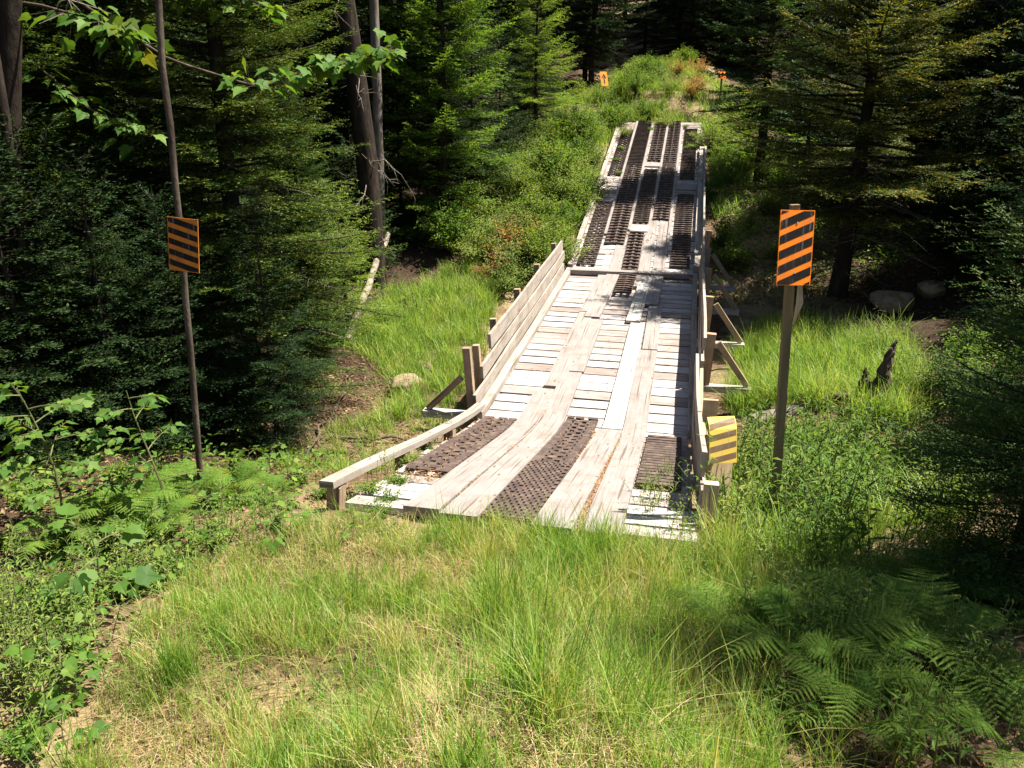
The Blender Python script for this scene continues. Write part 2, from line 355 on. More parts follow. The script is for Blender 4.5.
# ================================================================ THE BRIDGE
bridge = empty('trail_bridge', tuple(bp(0, 0)), 0, 'long grey plank bridge with sloping ends, black rubber tread mats and low side rails', 'bridge')
BO = bp(0, 0)
def bb(mb_, name, mat, parent=None, label=None, **k):
    for i, v in enumerate(mb_.v): mb_.v[i] = v - (BO if True else 0)
    o = mb_.build(name, mat, parent or bridge, **k)
    if label: o['label'] = label
    return o
def cross_board(mb_, s, wd, t0, t1, h, th, jit=.012, mat=0):
    a = random.uniform(-jit, jit); zz = random.uniform(-.006, .006)
    p0 = bp(s + a, t0 + random.uniform(-.03, .03), h + zz); p1 = bp(s - a, t1 + random.uniform(-.03, .03), h - zz * .5)
    sl = (bz(s + .1) - bz(s - .1)) / .2; fwd = D3 + U3 * sl; fwd /= np.linalg.norm(fwd); up = np.cross(S3, fwd); up = up if up[2] > 0 else -up
    mb_.sweep([p0, (p0 + p1) / 2 + up * random.uniform(-.004, .004), p1], fwd, up, wd, th, mat)
HT = BW / 2
def deck(s0, s1, pitch, gap, t0=-HT, t1=HT, h=-.025):
    m_ = MB(); n = int(round((s1 - s0) / pitch)); pitch = (s1 - s0) / n
    for i in range(n): cross_board(m_, s0 + (i + .5) * pitch, pitch - gap * random.uniform(.6, 1.6), t0, t1, h, .05)
    return m_
near_deck = bb(deck(.12, 4.35, .29, .035), 'ramp_deck', M['deck'], label='near sloping deck of cross boards beside the grass')
mid_deck = bb(deck(4.38, 12.2, .315, .038), 'level_deck', M['deck'], label='sunlit level deck of pale cross boards')
far_deck = bb(deck(12.3, 23.6, .29, .03, h=.03), 'ramp_deck', M['deck'], label='far sloping deck rising to the trail')
# step boards where the far ramp begins
m_ = MB(); cross_board(m_, 12.16, .16, -HT + .06, HT - .08, .075, .10); bb(m_, 'step_board', M['plank'])
# bearers under the deck
for t in (-1.15, -.4, .4, 1.15):
    m_ = MB(); ss = np.array([.1, 2, 3.6, 4.4, 8, 12.2]); m_.sweep(bp(ss, t, -.20), S3, U3, .2, .28); bb(m_, 'bearer', M['underside'])
for s, z0 in ((4.5, -.9), (12.0, -.6)):
    m_ = MB()
    for k in range(2): m_.bar(bp(s + k * .02, -1.7, -.44 - k * .27), bp(s - k * .02, 1.7, -.44 - k * .27), .26, .25)
    bb(m_, 'sill_log', M['underside'])

def plank(u0, u1, s0, s1, h=.022, th=.045, mat='plank', warp=.0, name='runner_plank', skew=0.0):
    m_ = MB(); ss = np.linspace(s0, s1, max(3, int((s1 - s0) / .35) + 1)); x = np.linspace(0, 1, len(ss))
    t = (fr(u0) + fr(u1)) / 2 + skew * (x - .5) + warp * np.sin(x * math.pi)
    c = bp(ss, t, h) + U3 * (random.uniform(.0, .008) * np.sin(x * 9))[:, None]
    m_.sweep(c, S3, U3, (u1 - u0) * BW, th); return bb(m_, name, M[mat])
# near ramp and level part: two runner tracks of long planks
plank(.195, .30, .12, 5.35, skew=.02); plank(.305, .412, .04, 6.2, skew=-.02)
plank(.235, .335, 5.6, 9.3, h=.024); plank(.315, .415, 6.25, 8.9, h=.022)
plank(.245, .345, 9.35, 13.4, h=.024, skew=.06); plank(.31, .41, 8.95, 14.1, h=.05, skew=.12)
plank(.575, .685, .0, 4.15, skew=.05); plank(.695, .80, -.03, 7.4, skew=-.03)
plank(.60, .69, 4.2, 8.8, mat='pale', h=.024); plank(.70, .79, 7.45, 9.9, h=.024, skew=-.03)
plank(.575, .665, 8.85, 12.0, mat='pale', h=.05, skew=.05); plank(.665, .76, 9.95, 16.0, h=.052, skew=.02); plank(.555, .65, 11.2, 16.0, h=.05, skew=.03)

# rubber tread mats
def mat_mesh(u0, u1, s0, s1, kind, h=.03):
    m_ = MB(); ss = np.linspace(s0, s1, max(2, int((s1 - s0) / .4) + 1)); wd = (u1 - u0) * BW; tc = (fr(u0) + fr(u1)) / 2
    wv = h + .006 * np.sin(ss * 5 + u0 * 40)
    if kind == 'waffle':
        m_.sweep(bp(ss, tc, h), S3, U3, wd, .014)
        for i, s in enumerate(np.arange(s0 + .03, s1 - .02, .075)):
            for k in range(7):
                t = tc + (k - 3 + (.25 if i % 2 else -.25)) * wd / 7.6; p = bp(s, t, h + .014)
                if random.random() < .96: m_.sweep([p - D3 * .02, p + D3 * .02], S3, U3, wd / 11.5, .022)
    else:
        # two edge belts and a middle belt joined by raised bars: gaps let the deck show
        for a, b_ in ((-.5, -.30), (.30, .5)) + (((-.08, .08),) if kind != 'open' else ()):
            m_.sweep(bp(ss, tc + (a + b_) / 2 * wd, h), S3, U3, (b_ - a) * wd, .014)
        pt = .13 if kind == 'bar' else (.17 if kind == 'chevron' else .10)
        for i, s in enumerate(np.arange(s0 + .03, s1 - .02, pt)):
            sg = 1 if i % 2 else -1
            if kind == 'open':
                segs = ((-.48, -.18), (-.04, .22), (.27, .48)) if i % 2 else ((-.48, -.27), (-.22, .04), (.18, .48))
                for a, b_ in segs: m_.sweep([bp(s, tc + a * wd, h + .012), bp(s + .01 * sg, tc + b_ * wd, h + .012)], D3, U3, .06, .03)
                if i % 3: m_.sweep([bp(s, tc - .3 * wd, h - .002), bp(s, tc + .3 * wd, h - .002)], D3, U3, .05, .010)
            elif kind == 'chevron':
                for a, b_, o in ((-.48, -.02, .05), (.02, .48, -.05)):
                    m_.sweep([bp(s + o * (1 if a < 0 else 0) * -1, tc + a * wd, h + .012), bp(s + (0 if a < 0 else o), tc + b_ * wd, h + .012)], D3, U3, .065, .045)
                m_.sweep([bp(s, tc - .4 * wd, h - .001), bp(s, tc + .4 * wd, h - .001)], D3, U3, .05, .010)
            else:
                m_.sweep([bp(s, tc - .48 * wd, h + .013), bp(s, tc + .48 * wd, h + .013)], D3, U3, .05, .045)
    return bb(m_, 'tread_mat', M['rubber'])
mat_mesh(.035, .195, 1.3, 4.35, 'open')
mat_mesh(.415, .572, .1, 2.15, 'waffle'); mat_mesh(.42, .57, 2.1, 4.55, 'open', .034)
mat_mesh(.81, .96, 1.55, 4.05, 'bar')
mat_mesh(.42, .55, 10.6, 14.4, 'chevron', .085)
mat_mesh(.05, .20, 12.5, 16.3, 'open', .085)
mat_mesh(.225, .395, 13.7, 19.2, 'chevron', .085); mat_mesh(.225, .395, 19.2, 23.6, 'bar', .085)
mat_mesh(.43, .57, 14.95, 18.9, 'bar', .085); mat_mesh(.44, .58, 19.6, 23.5, 'chevron', .085)
mat_mesh(.60, .745, 15.2, 17.8, 'chevron', .09); mat_mesh(.605, .745, 17.8, 19.4, 'waffle', .085); mat_mesh(.605, .745, 19.45, 23.6, 'chevron', .085)
mat_mesh(.80, .955, 12.55, 16.9, 'bar', .085); mat_mesh(.80, .95, 18.1, 22.8, 'bar', .085)
mat_mesh(.06, .2, 18.3, 22.6, 'open', .085)
# thin dividers on the far ramp
for u, s0, s1 in ((.212, 14.2, 23.5), (.41, 14.5, 23.4), (.592, 16.2, 23.5), (.762, 13.2, 23.3)):
    plank(u - .012, u + .012, s0, s1, h=.085, th=.05, name='divider_strip')
m_ = MB(); cross_board(m_, 14.65, .4, fr(.41), fr(.585), .075, .04); bb(m_, 'cross_plank', M['deck'])
m_ = MB(); cross_board(m_, 19.25, .35, fr(.415), fr(.59), .075, .04); bb(m_, 'cross_plank', M['plank'])
m_ = MB(); cross_board(m_, 17.5, .45, fr(.775), fr(.975), .075, .04); bb(m_, 'cross_plank', M['plank'])
# dry needles and leaf bits caught in the gaps
rl = np.random.default_rng(6); LS, LTT = [], []
for t_, a_, b_, n_, sp in ((fr(.69), .0, 4.0, 900, .012), (fr(.303), .2, 5.0, 350, .012), (fr(.115), 1.0, 4.3, 1500, .14), (fr(.49), 2.1, 4.5, 500, .12), (fr(.885), 1.2, 4.2, 500, .16), (fr(.5), .1, 12, 500, .9), (fr(.56), 2.0, 4.4, 300, .012),
                           (fr(.1), 12.5, 23, 900, .16), (fr(.5), 13, 23.3, 700, .3), (fr(.88), 13, 23, 500, .16), (fr(.41), 13, 23, 300, .02), (fr(.595), 15, 23, 300, .02)):
    LS.append(rl.uniform(a_, b_, n_)); LTT.append(t_ + rl.normal(0, sp, n_))
LS, LTT = np.concatenate(LS), np.concatenate(LTT); c_ = bp(LS, np.clip(LTT, -1.3, 1.3)) + U3 * np.where(LS > 12.3, .075, rl.uniform(.004, .052, len(LS)))[:, None]
a_ = rl.uniform(0, 6.28, len(LS)); d_ = np.stack([np.cos(a_), np.sin(a_), rl.normal(0, .2, len(LS))], 1); L_ = rl.uniform(.015, .045, len(LS)) * (1 + LS / 14); m_ = MB()
e_ = np.cross(d_, [0, 0, 1.]) * (L_ * .13)[:, None]; m_.tris(np.stack([c_ - e_, c_ + d_ * L_[:, None] - e_ * .3, c_ + d_ * L_[:, None] + e_ * .3, c_ + e_], 1))
M['litter'] = leaf_mat('dry rusty needles', [(.1, (.12, .06, .03)), (.5, (.24, .13, .06)), (.9, (.36, .24, .12))], .15)
tag(m_.build('pine_litter', M['litter']), 'dry rusty needles and leaf bits lying on the bridge boards', 'litter', kind='stuff')
# kerb timbers along the deck edges
plank(-.02, .022, 4.3, 12.3, h=.05, th=.10, mat='rail', name='kerb_timber'); plank(.985, 1.02, 4.2, 12.3, h=.05, th=.10, mat='rail', name='kerb_timber')
plank(-.02, .022, 12.4, 22.8, h=.09, th=.09, mat='rail', name='kerb_timber'); plank(.985, 1.04, 12.4, 20.6, h=.12, th=.16, mat='rail', name='kerb_timber')

# left rail: three boards, posts outside
def rail_board(t, s0, s1, z0, z1, lean, mat='rail', name='rail_board', th=.042):
    m_ = MB(); ss = np.linspace(s0, s1, max(3, int((s1 - s0) / .8) + 1)); zc = (z0 + z1) / 2
    c = bp(ss, t + lean * zc, zc) + S3 * (np.sin(ss * 1.3 + z0 * 9) * .008)[:, None] + U3 * (np.sin(ss * .9 + z0 * 5) * .008)[:, None]
    up = U3 + S3 * lean; up /= np.linalg.norm(up); sd_ = np.cross(D3, up)
    m_.sweep(c, sd_, up, th, z1 - z0); return bb(m_, name, M[mat])
LT = fr(-.035); LL = -.07
rail_board(LT, 4.55, 12.15, .06, .25, LL); rail_board(LT, 5.0, 12.25, .31, .49, LL); rail_board(LT, 5.55, 12.0, .55, .76, LL)
def post(s, t, z0, z1, wd=.10, tk=.10, mat='post', lean=0.0):
    m_ = MB(); up = U3 + S3 * lean
    m_.bar(bp(s, t + lean * z0, z0), bp(s, t + lean * z1, z1), wd, tk, tuple(D3)); return bb(m_, 'rail_post', M[mat])
def outrigger(s, t, sign, ztop, beam=.7, braced=True):
    m_ = MB(); m_.bar(bp(s, t - sign * 1.0, -.12), bp(s, t + sign * beam, -.12), .14, .09); bb(m_, 'outrigger_beam', M['pale'])
    if not braced: return
    m_ = MB(); m_.bar(bp(s, t + sign * .08, ztop), bp(s, t + sign * (beam - .06), -.06), .085, .06, tuple(D3)); bb(m_, 'brace', M['post'])
for i, s in enumerate((4.72, 6.2, 7.9, 9.7, 11.6)):
    post(s, fr(-.035) - .095, -.1, .84 if i == 0 else .80, lean=LL); outrigger(s - .02, fr(-.035) - .15, -1, .42, .62 if i == 0 else .3, i == 0)
post(5.15, fr(-.035) - .09, -.1, .74, .09, .09, lean=LL)
# right rail
RT = fr(1.035); RL = .05
rail_board(RT, 5.5, 12.4, .06, .26, RL); rail_board(RT, 5.8, 12.4, .30, .49, RL); rail_board(RT, 6.1, 13.2, .53, .72, RL)
for i, s in enumerate((6.4, 8.4, 10.4, 12.1, 13.1)):
    post(s, RT + .095, -.1, .70, .13, .10, lean=RL)
    if i < 4: outrigger(s - .02, RT + .15, 1, .58, .60)
rail_board(RT + .01, 13.0, 20.4, .10, .30, RL, mat='rail'); rail_board(RT + .02, 13.3, 16.5, .32, .46, RL, mat='rail')
post(20.4, RT + .05, -.2, .5, .09, .09)
# near right wing: short upright boards stepping down, wide tan board at its end
for t, s0, s1, z0, z1, mt in ((fr(1.0) + .03, .66, 5.6, .0, .27, 'rail'), (fr(1.0) + .03, 1.0, 6.0, .30, .52, 'rail'), (fr(1.0) + .09, 2.5, 6.2, -.02, .40, 'post')):
    rail_board(t, s0, s1, z0, z1, .03, mat=mt)
m_ = MB(); m_.bar(bp(.50, fr(1.0) + .09, -.45), bp(.60, fr(1.0) + .09, .36), .11, .09, tuple(D3)); bb(m_, 'rail_post', M['tan'])
m_ = MB(); m_.bar(bp(2.12, fr(1.0) + .25, -.75), bp(2.44, fr(1.0) + .25, .56), .24, .045, tuple(D3 - S3 * .35)); bb(m_, 'end_board', M['tan'], label='upright pale tan board holding the yellow marker')
m_ = MB(); m_.bar(bp(3.4, fr(1.0) + .16, -.3), bp(3.42, fr(1.0) + .16, .66), .16, .05, tuple(D3)); bb(m_, 'end_board', M['tan'])
# low handrail beside the near ramp on the left, on short blocks
m_ = MB(); ss = np.linspace(.18, 4.5, 12); m_.sweep(bp(ss, np.interp(ss, [0, 4.7], [fr(-.05), fr(-.0)]), .13 + .008 * np.sin(ss * 2)), S3, U3, .12, .06); bb(m_, 'low_rail', M['rail'])
for s in (.35, 1.75, 3.2, 4.4):
    m_ = MB(); m_.bar(bp(s, np.interp(s, [0, 4.7], [fr(-.06), fr(0)]), -.15), bp(s, np.interp(s, [0, 4.7], [fr(-.05), fr(0)]), .097), .11, .13, tuple(D3)); bb(m_, 'rail_block', M['post'])

# ================================================================ SIGNS
def sign_mat(name, col, dirt):
    m, t, b = new_mat(name); tc = t.nodes.new('ShaderNodeTexCoord')
    n1 = noise(t, tc.outputs['Object'], 7, 5, .7)
    c = mixc(t, ramp(t, n1, [(.45, (0, 0, 0)), (.72, (.75, .75, .75))]), col, dirt)
    mp = t.nodes.new('ShaderNodeMapping'); mp.inputs['Scale'].default_value = (30, 30, 3); t.links.new(tc.outputs['Object'], mp.inputs[0])
    c = mixc(t, ramp(t, noise(t, mp.outputs[0], 1, 4, .7), [(.56, (0, 0, 0)), (.68, (.6, .6, .6))]), c, tuple(.5 * a + .12 for a in dirt))
    t.links.new(c, b.inputs['Base Color']); b.inputs['Roughness'].default_value = .65; b.inputs['Specular IOR Level'].default_value = .15; return m
M['orange'] = sign_mat('orange sign sheeting', (.95, .235, .012), (.55, .15, .03))
M['orange_shaded'] = sign_mat('shade dimmed orange sheeting', (.62, .19, .02), (.30, .10, .02))  # dimmer copy of the orange, with the left marker's shade in its colour
M['yellow'] = sign_mat('faded yellow sheeting', (.85, .60, .10), (.70, .52, .22))
M['black'] = sign_mat('black sign stripes', (.012, .010, .010), (.03, .022, .018))
M['brownstripe'] = sign_mat('faded brown stripes', (.20, .13, .08), (.30, .21, .13))
M['signback'] = simple_mat('grey sign back', [(.3, (.2, .2, .2)), (.7, (.35, .35, .34))], 5)
def clip(poly, f):
    out = []
    for i in range(len(poly)):
        a, b = poly[i], poly[(i + 1) % len(poly)]; fa, fb = f(a), f(b)
        if fa >= 0: out.append(a)
        if (fa >= 0) != (fb >= 0):
            k = fa / (fa - fb); out.append((a[0] + (b[0] - a[0]) * k, a[1] + (b[1] - a[1]) * k))
    return out
def hazard_panel(wd, ht, slope, n, duty, mats, bend=None, border=.006, phase=.2, name='panel', parent=None):
    """upright plate in x-z, facing -y, centred on its origin, black diagonal stripes in a thin layer on its face"""
    m_ = MB(); t = .003
    x, z = wd / 2, ht / 2; bf = bend or (lambda z_: 0.0)
    def V(p, y): return (p[0], y + bf(p[1]), p[1])
    rows = np.linspace(-z, z, 9)
    for a, b_ in zip(rows[:-1], rows[1:]):
        m_.add([V((-x, a), -t), V((x, a), -t), V((x, b_), -t), V((-x, b_), -t)], [[0, 1, 2, 3]])
        m_.add([V((-x, a), t), V((x, a), t), V((x, b_), t), V((-x, b_), t)], [[3, 2, 1, 0]], 2)
    for q in ((-x, x),):
        m_.add([V((-x, -z), -t), V((-x, -z), t), V((x, -z), t), V((x, -z), -t)], [[0, 1, 2, 3]]); m_.add([V((-x, z), -t), V((-x, z), t), V((x, z), t), V((x, z), -t)], [[3, 2, 1, 0]])
        for sx in (-x, x): m_.add([V((sx, -z), -t), V((sx, -z), t), V((sx, z), t), V((sx, z), -t)], [[0, 1, 2, 3]])
    pitch = ht / n; xi, zi = x - border, z - border
    for k in range(-n, 2 * n):
        c0 = -z + (k + phase) * pitch; c1 = c0 + pitch * duty
        for a, b_ in zip(rows[:-1], rows[1:]):
            poly = [(-xi, max(a, -zi)), (xi, max(a, -zi)), (xi, min(b_, zi)), (-xi, min(b_, zi))]
            poly = clip(poly, lambda p: p[1] - slope * p[0] - c0)
            if len(poly) > 2: poly = clip(poly, lambda p: c1 - p[1] + slope * p[0])
            if len(poly) > 2: m_.add([V(p, -t - .0015) for p in poly], [list(range(len(poly)))], 1)
    return m_.build(name, mats, parent)

# striped orange marker on its own post, right of the bridge
def post_sign(name, base, top, w_, panel_c, panel_rot, wd, ht, slope, n, mats, label, sliver=False):
    base, top = arr(base), arr(top); e = empty(name, base, 0, label, 'trail sign')
    m_ = MB(); m_.bar((0, 0, -.25), tuple(top - base), w_, w_ * .8, (0, 1, 0)); m_.build('sign_post', M['pole'], e)
    p = hazard_panel(wd, ht, slope, n, .57, mats, parent=e); p.location = arr(panel_c) - base; p.rotation_euler = panel_rot
    m2 = MB()
    for zz in (-.2, .2):
        m2.tube([(0, -.0045, zz * ht / .6), (0, -.007, zz * ht / .6)], .007, 8)
    o = m2.build('bolts', M['signback'], p)
    if sliver:
        m3 = MB(); m3.sweep([(.05, 0, -.35), (.075, -.01, -.18), (.06, -.01, -.02)], (1, 0, 0), (0, 1, 0), .05, .012, taper=[.2, 1, .6])
        q = m3.build('split_batten', M['tan'], e); q.location = arr(panel_c) - base + arr((.0, 0, -.22))
    return e
pb = G(774, 536); YP = pb[1]
pt_ = at_y(796, 208, YP + .02)
post_sign('marker_sign', pb, pt_ + arr((0, 0.03, .02)), .062, at_y(795.5, 248, YP - .035), (R(-10), R(3), R(14)), .275, .53, .40, 5, [M['orange'], M['black'], M['signback']],
          'bright orange and black striped marker on a square wooden post right of the bridge', True)

# yellow faded marker bent over the tan board on the bridge's right wing
yc = bp(2.36, fr(1.0) + .285, .40)
p = hazard_panel(.27, .44, .22, 4, .48, [M['yellow'], M['brownstripe'], M['signback']], bend=lambda z_: 0.0 if z_ < .08 else (z_ - .08) ** 2 * 3.2, name='bent_marker_sign')
p.location = yc - D3 * .075 - S3 * .03 + U3 * .02; p.rotation_euler = (R(-14), 0, R(6))
tag(p, 'faded yellow marker with brown stripes bent over the upright tan board', 'trail sign')

# far markers at the head of the trail
def far_sign(px, py, y, w_, h_, label, arrow):
    c = at_y(px, py, y); g = gz(c[0], y); e = empty('far_marker_sign', (c[0], y, g), 0, label, 'trail sign')
    m_ = MB(); m_.bar((0, .02, -.2), (0, .02, c[2] - g + .1), .06, .05, (0, 1, 0)); m_.build('sign_post', M['pole'], e)
    m_ = MB(); m_.bar((0, -.02, c[2] - g - h_ / 2), (0, -.02, c[2] - g + h_ / 2), w_, .012, (0, 1, 0))
    if arrow:
        zc = c[2] - g
        m_.bar((0, -.028, zc - h_ * .32), (0, -.028, zc + h_ * .12), w_ * .2, .006, (0, 1, 0), 1)
        for sx in (-1, 1): m_.bar((sx * w_ * .3, -.0285, zc + h_ * .05), (0, -.0285, zc + h_ * .32), w_ * .16, .006, (0, 1, 0), 1)
    zc = c[2] - g; m_.v = [v_ - arr([0, -.02, zc]) for v_ in m_.v]
    o = m_.build('panel', [M['orange'], M['black']], e); o.location = (0, -.03, zc); o.rotation_euler = (R(-22), 0, R(22)); return e
far_sign(604, 79, 33.0, .29, .56, 'small orange arrow marker on a post left of the trail top', True)
far_sign(722, 75, 34.0, .32, .30, 'small plain orange marker in the shade right of the trail top', False)

# ================================================================ PLANT AND TREE MAKERS
def unit(v): return v / (np.linalg.norm(v, axis=-1, keepdims=True) + 1e-12)
def needles_on(p0, p1, step, ln, wd, r):
    """rows of needle blades along segments p0->p1 (n,3): returns triangles"""
    L = np.linalg.norm(p1 - p0, axis=1); cnt = np.maximum(2, (L / step).astype(int)); idx = np.repeat(np.arange(len(L)), cnt)
    k = np.concatenate([np.arange(c) / c for c in cnt]); n = len(idx)
    d = unit(p1 - p0)[idx]; base = p0[idx] + (p1 - p0)[idx] * (k + r.uniform(0, .5 / np.maximum(cnt[idx], 1)))[:, None]
    side = unit(np.cross(d, arr([0, 0, 1.]) + r.normal(0, .15, (n, 3)))); up = np.cross(side, d)
    an = r.uniform(0, 2 * math.pi, n); an = np.where(r.random(n) < .7, np.where(r.random(n) < .5, 0, math.pi) + r.normal(0, .35, n), an)
    out = side * np.cos(an)[:, None] + up * np.abs(np.sin(an))[:, None] * .8
    tip = unit(d * .75 + out * .8); l = ln * r.uniform(.7, 1.2, n) * (1 - .35 * k)
    wv = unit(np.cross(tip, up + r.normal(0, .3, (n, 3)))) * (wd / 2)
    mid = base + tip * (l * .45)[:, None]; end = base + tip * l[:, None]
    return np.stack([base, mid + wv, end, mid - wv], 1)

def conifer(name, label, cat, seed, H, Rd, base_h, gap, per, needle, mat='needle', droop=.25, tw=.1, dead=0.0, trunk_r=.12, lean=0.0, profile=.75, thin=1.0, bark='bark', tipup=.3, sides=None, step=None):
    bark = 'bark_dark' if bark == 'bark' else bark
    r = np.random.default_rng(seed); e = empty(name, (0, 0, 0), 0, label, cat)
    tm, cm = MB(), MB(); hs = np.linspace(-.3, H, 14)
    bend = np.stack([lean * hs + .04 * np.sin(hs * .7 + seed), .03 * np.sin(hs * .5 + seed * 2), hs], 1)
    tm.tube(bend, trunk_r * np.clip((1 - np.clip(hs, 0, H) / H), .03, 1) ** .8 * (1 + .35 * np.exp(-np.clip(hs, 0, 9) * 3)), 9)
    def tr(h): return np.array([np.interp(h, hs, bend[:, 0]), np.interp(h, hs, bend[:, 1]), h])
    h = base_h; ln, wd = needle; step = step or ln * .42; T0, T1 = [], []; ga = r.uniform(0, 6)
    while h < H - .15:
        f = (h - base_h) / (H - base_h)
        nb = max(3, int(per * (1 - .35 * f)))
        for k in range(nb):
            if r.random() > thin: continue
            ga += 2 * math.pi / nb + r.normal(0, .25); L = Rd * ((1 - f) ** profile) * r.uniform(.62, 1.1) + .15
            if f < .10: L *= r.uniform(.4, .8)
            if sides is not None:
                dd = math.cos(ga - sides[0]); L *= (1 if dd > sides[1] else .35)
            hd = np.array([math.cos(ga), math.sin(ga), 0]); el = (-droop + .75 * f) + r.normal(0, .1)
            q = np.linspace(0, 1, 7); zc = np.tan(el) * q * L - droop * .5 * L * q ** 2 * (1 - f) + tipup * L * .5 * q ** 3
            sdv = np.array([-hd[1], hd[0], 0]); pts = tr(h + r.uniform(-.1, .1)) + np.outer(q * L, hd) + np.outer(zc, arr([0, 0, 1])) + np.outer(r.normal(0, .03) * q ** 2 * L, sdv)
            tm.tube(pts, (.006 + .008 * L) * (1 - .9 * q) * (trunk_r / .12) ** .5, 4)
            T0.append(pts[3:-1]); T1.append(pts[4:])
            nt_ = max(4, int(L / tw)); tq = np.linspace(.14, .98, nt_)
            for sgn in (-1, 1):
                tqq = np.clip(tq + r.normal(0, .015, nt_), .1, .99)
                b = np.stack([np.interp(tqq, q, pts[:, i]) for i in range(3)], 1)
                tl = (.16 + .42 * L * np.sin(np.clip(tqq * 1.05, 0, 1) * math.pi) ** .7 * (1.1 - .75 * tqq)) * r.uniform(.6, 1.15, nt_) * .72
                dr = unit(hd * .78 + sgn * sdv * r.uniform(.55, 1.0, (nt_, 1)) + arr([0, 0, 1]) * r.normal(-.10, .14, (nt_, 1)))
                m1 = b + dr * (tl * .5)[:, None]; e1 = m1 + unit(dr + arr([0, 0, -.12])) * (tl * .5)[:, None]
                T0 += [b, m1]; T1 += [m1, e1]
                # second order twiglets
                big = tl > .22
                if big.any():
                    for s2 in (-1, 1):
                        d2 = unit(dr[big] + s2 * .8 * np.cross(dr[big], arr([0, 0, 1])) + r.normal(0, .1, (big.sum(), 3)))
                        T0.append(m1[big]); T1.append(m1[big] + d2 * (tl[big] * .42)[:, None])
                        T0.append(b[big] * .6 + m1[big] * .4); T1.append(b[big] * .6 + m1[big] * .4 + d2 * (tl[big] * .38)[:, None])
        h += gap * r.uniform(.7, 1.3) * (1 - .45 * f)
    P0, P1 = np.concatenate(T0), np.concatenate(T1)
    cm.tris(needles_on(P0, P1, step, ln, wd, r))
    cm.build('crown', M[mat], e)
    if dead > 0:
        dm = MB(); n = int(dead)
        for k in range(n):
            hh = r.uniform(.5, base_h + .28 * (H - base_h)); a = r.uniform(0, 6.28); L = r.uniform(.4, 1.3) * Rd * .55
            hd = np.array([math.cos(a), math.sin(a), 0]); q = np.linspace(0, 1, 5)
            pts = tr(hh) + np.outer(q * L, hd) + np.outer(-.25 * L * q ** 1.5 + r.normal(0, .02, 5), arr([0, 0, 1])) + r.normal(0, .025, (5, 3)) * q[:, None]
            dm.tube(pts, .011 * (1 - .8 * q), 4)
            for j in range(7):
                u = r.uniform(.25, .95); b = np.array([np.interp(u, q, pts[:, i]) for i in range(3)])
                d2 = unit(hd * .6 + np.array([-hd[1], hd[0], 0]) * r.choice([-1, 1]) + arr([0, 0, r.normal(-.2, .25)])); l2 = r.uniform(.1, .35)
                dm.tube([b, b + d2 * l2 * .5 + r.normal(0, .02, 3), b + d2 * l2], [.005, .004, .0015], 3)
        for v_, f_ in zip(dm.v, dm.f): tm.v.append(v_); tm.f.append(f_ + tm.n); tm.m.append(1); tm.uv.append(None)
    tm.build('trunk', [M[bark], M['deadwood']], e, smooth=True)
    return e

def oval(base, d, nrm, L, W_, fold=.25):
    """folded leaf of four triangles: base, left, tip, right (arrays)"""
    s = unit(np.cross(d, nrm)); n = np.cross(s, d); m = base + d * (L * .45)[:, None]; up = n * (W_ * fold)[:, None]
    l, r_ = m + s * (W_ / 2)[:, None] + up, m - s * (W_ / 2)[:, None] + up; tip = base + d * L[:, None] - n * (L * .12)[:, None]
    return base, l, m, r_, tip
def add_leaves(mb_, base, d, nrm, L, W_):
    b, l, m, r_, t = oval(base, d, nrm, L, W_); n = len(b)
    v = np.stack([b, l, m, r_, t], 1).reshape(-1, 3); o = np.arange(n)[:, None] * 5
    F = np.concatenate([o + [[0, 2, 1]], o + [[1, 2, 4]], o + [[0, 3, 2]], o + [[2, 3, 4]]]).reshape(-1, 3)
    mb_.add(v, F)

MAPLE = [(0, 0), (.16, -.07), (.33, -.02), (.44, .14), (.43, .30), (.55, .56), (.36, .53), (.26, .60), (.20, .74), (.10, .88), (0, 1.08)]
MAPLE = np.array(MAPLE + [(-x, y) for x, y in MAPLE[-2:0:-1]])
def add_lobed(mb_, base, d, nrm, L, droop=None):
    droop = random.uniform(.05, .4) if droop is None else droop; curl = random.uniform(-.12, .4)
    d = unit(arr(d)); s = unit(np.cross(d, nrm)); n = np.cross(s, d)
    p = base + np.outer(MAPLE[:, 1] * L, d) + np.outer(MAPLE[:, 0] * L, s) + np.outer(np.abs(MAPLE[:, 0]) * L * curl + MAPLE[:, 0] * L * random.uniform(-.15, .15) - MAPLE[:, 1] ** 2 * L * droop, n)
    c = base + d * L * .38 - n * L * .03; k = len(p)
    mb_.add(np.vstack([p, c]), [(i, (i + 1) % k, k) for i in range(k)])

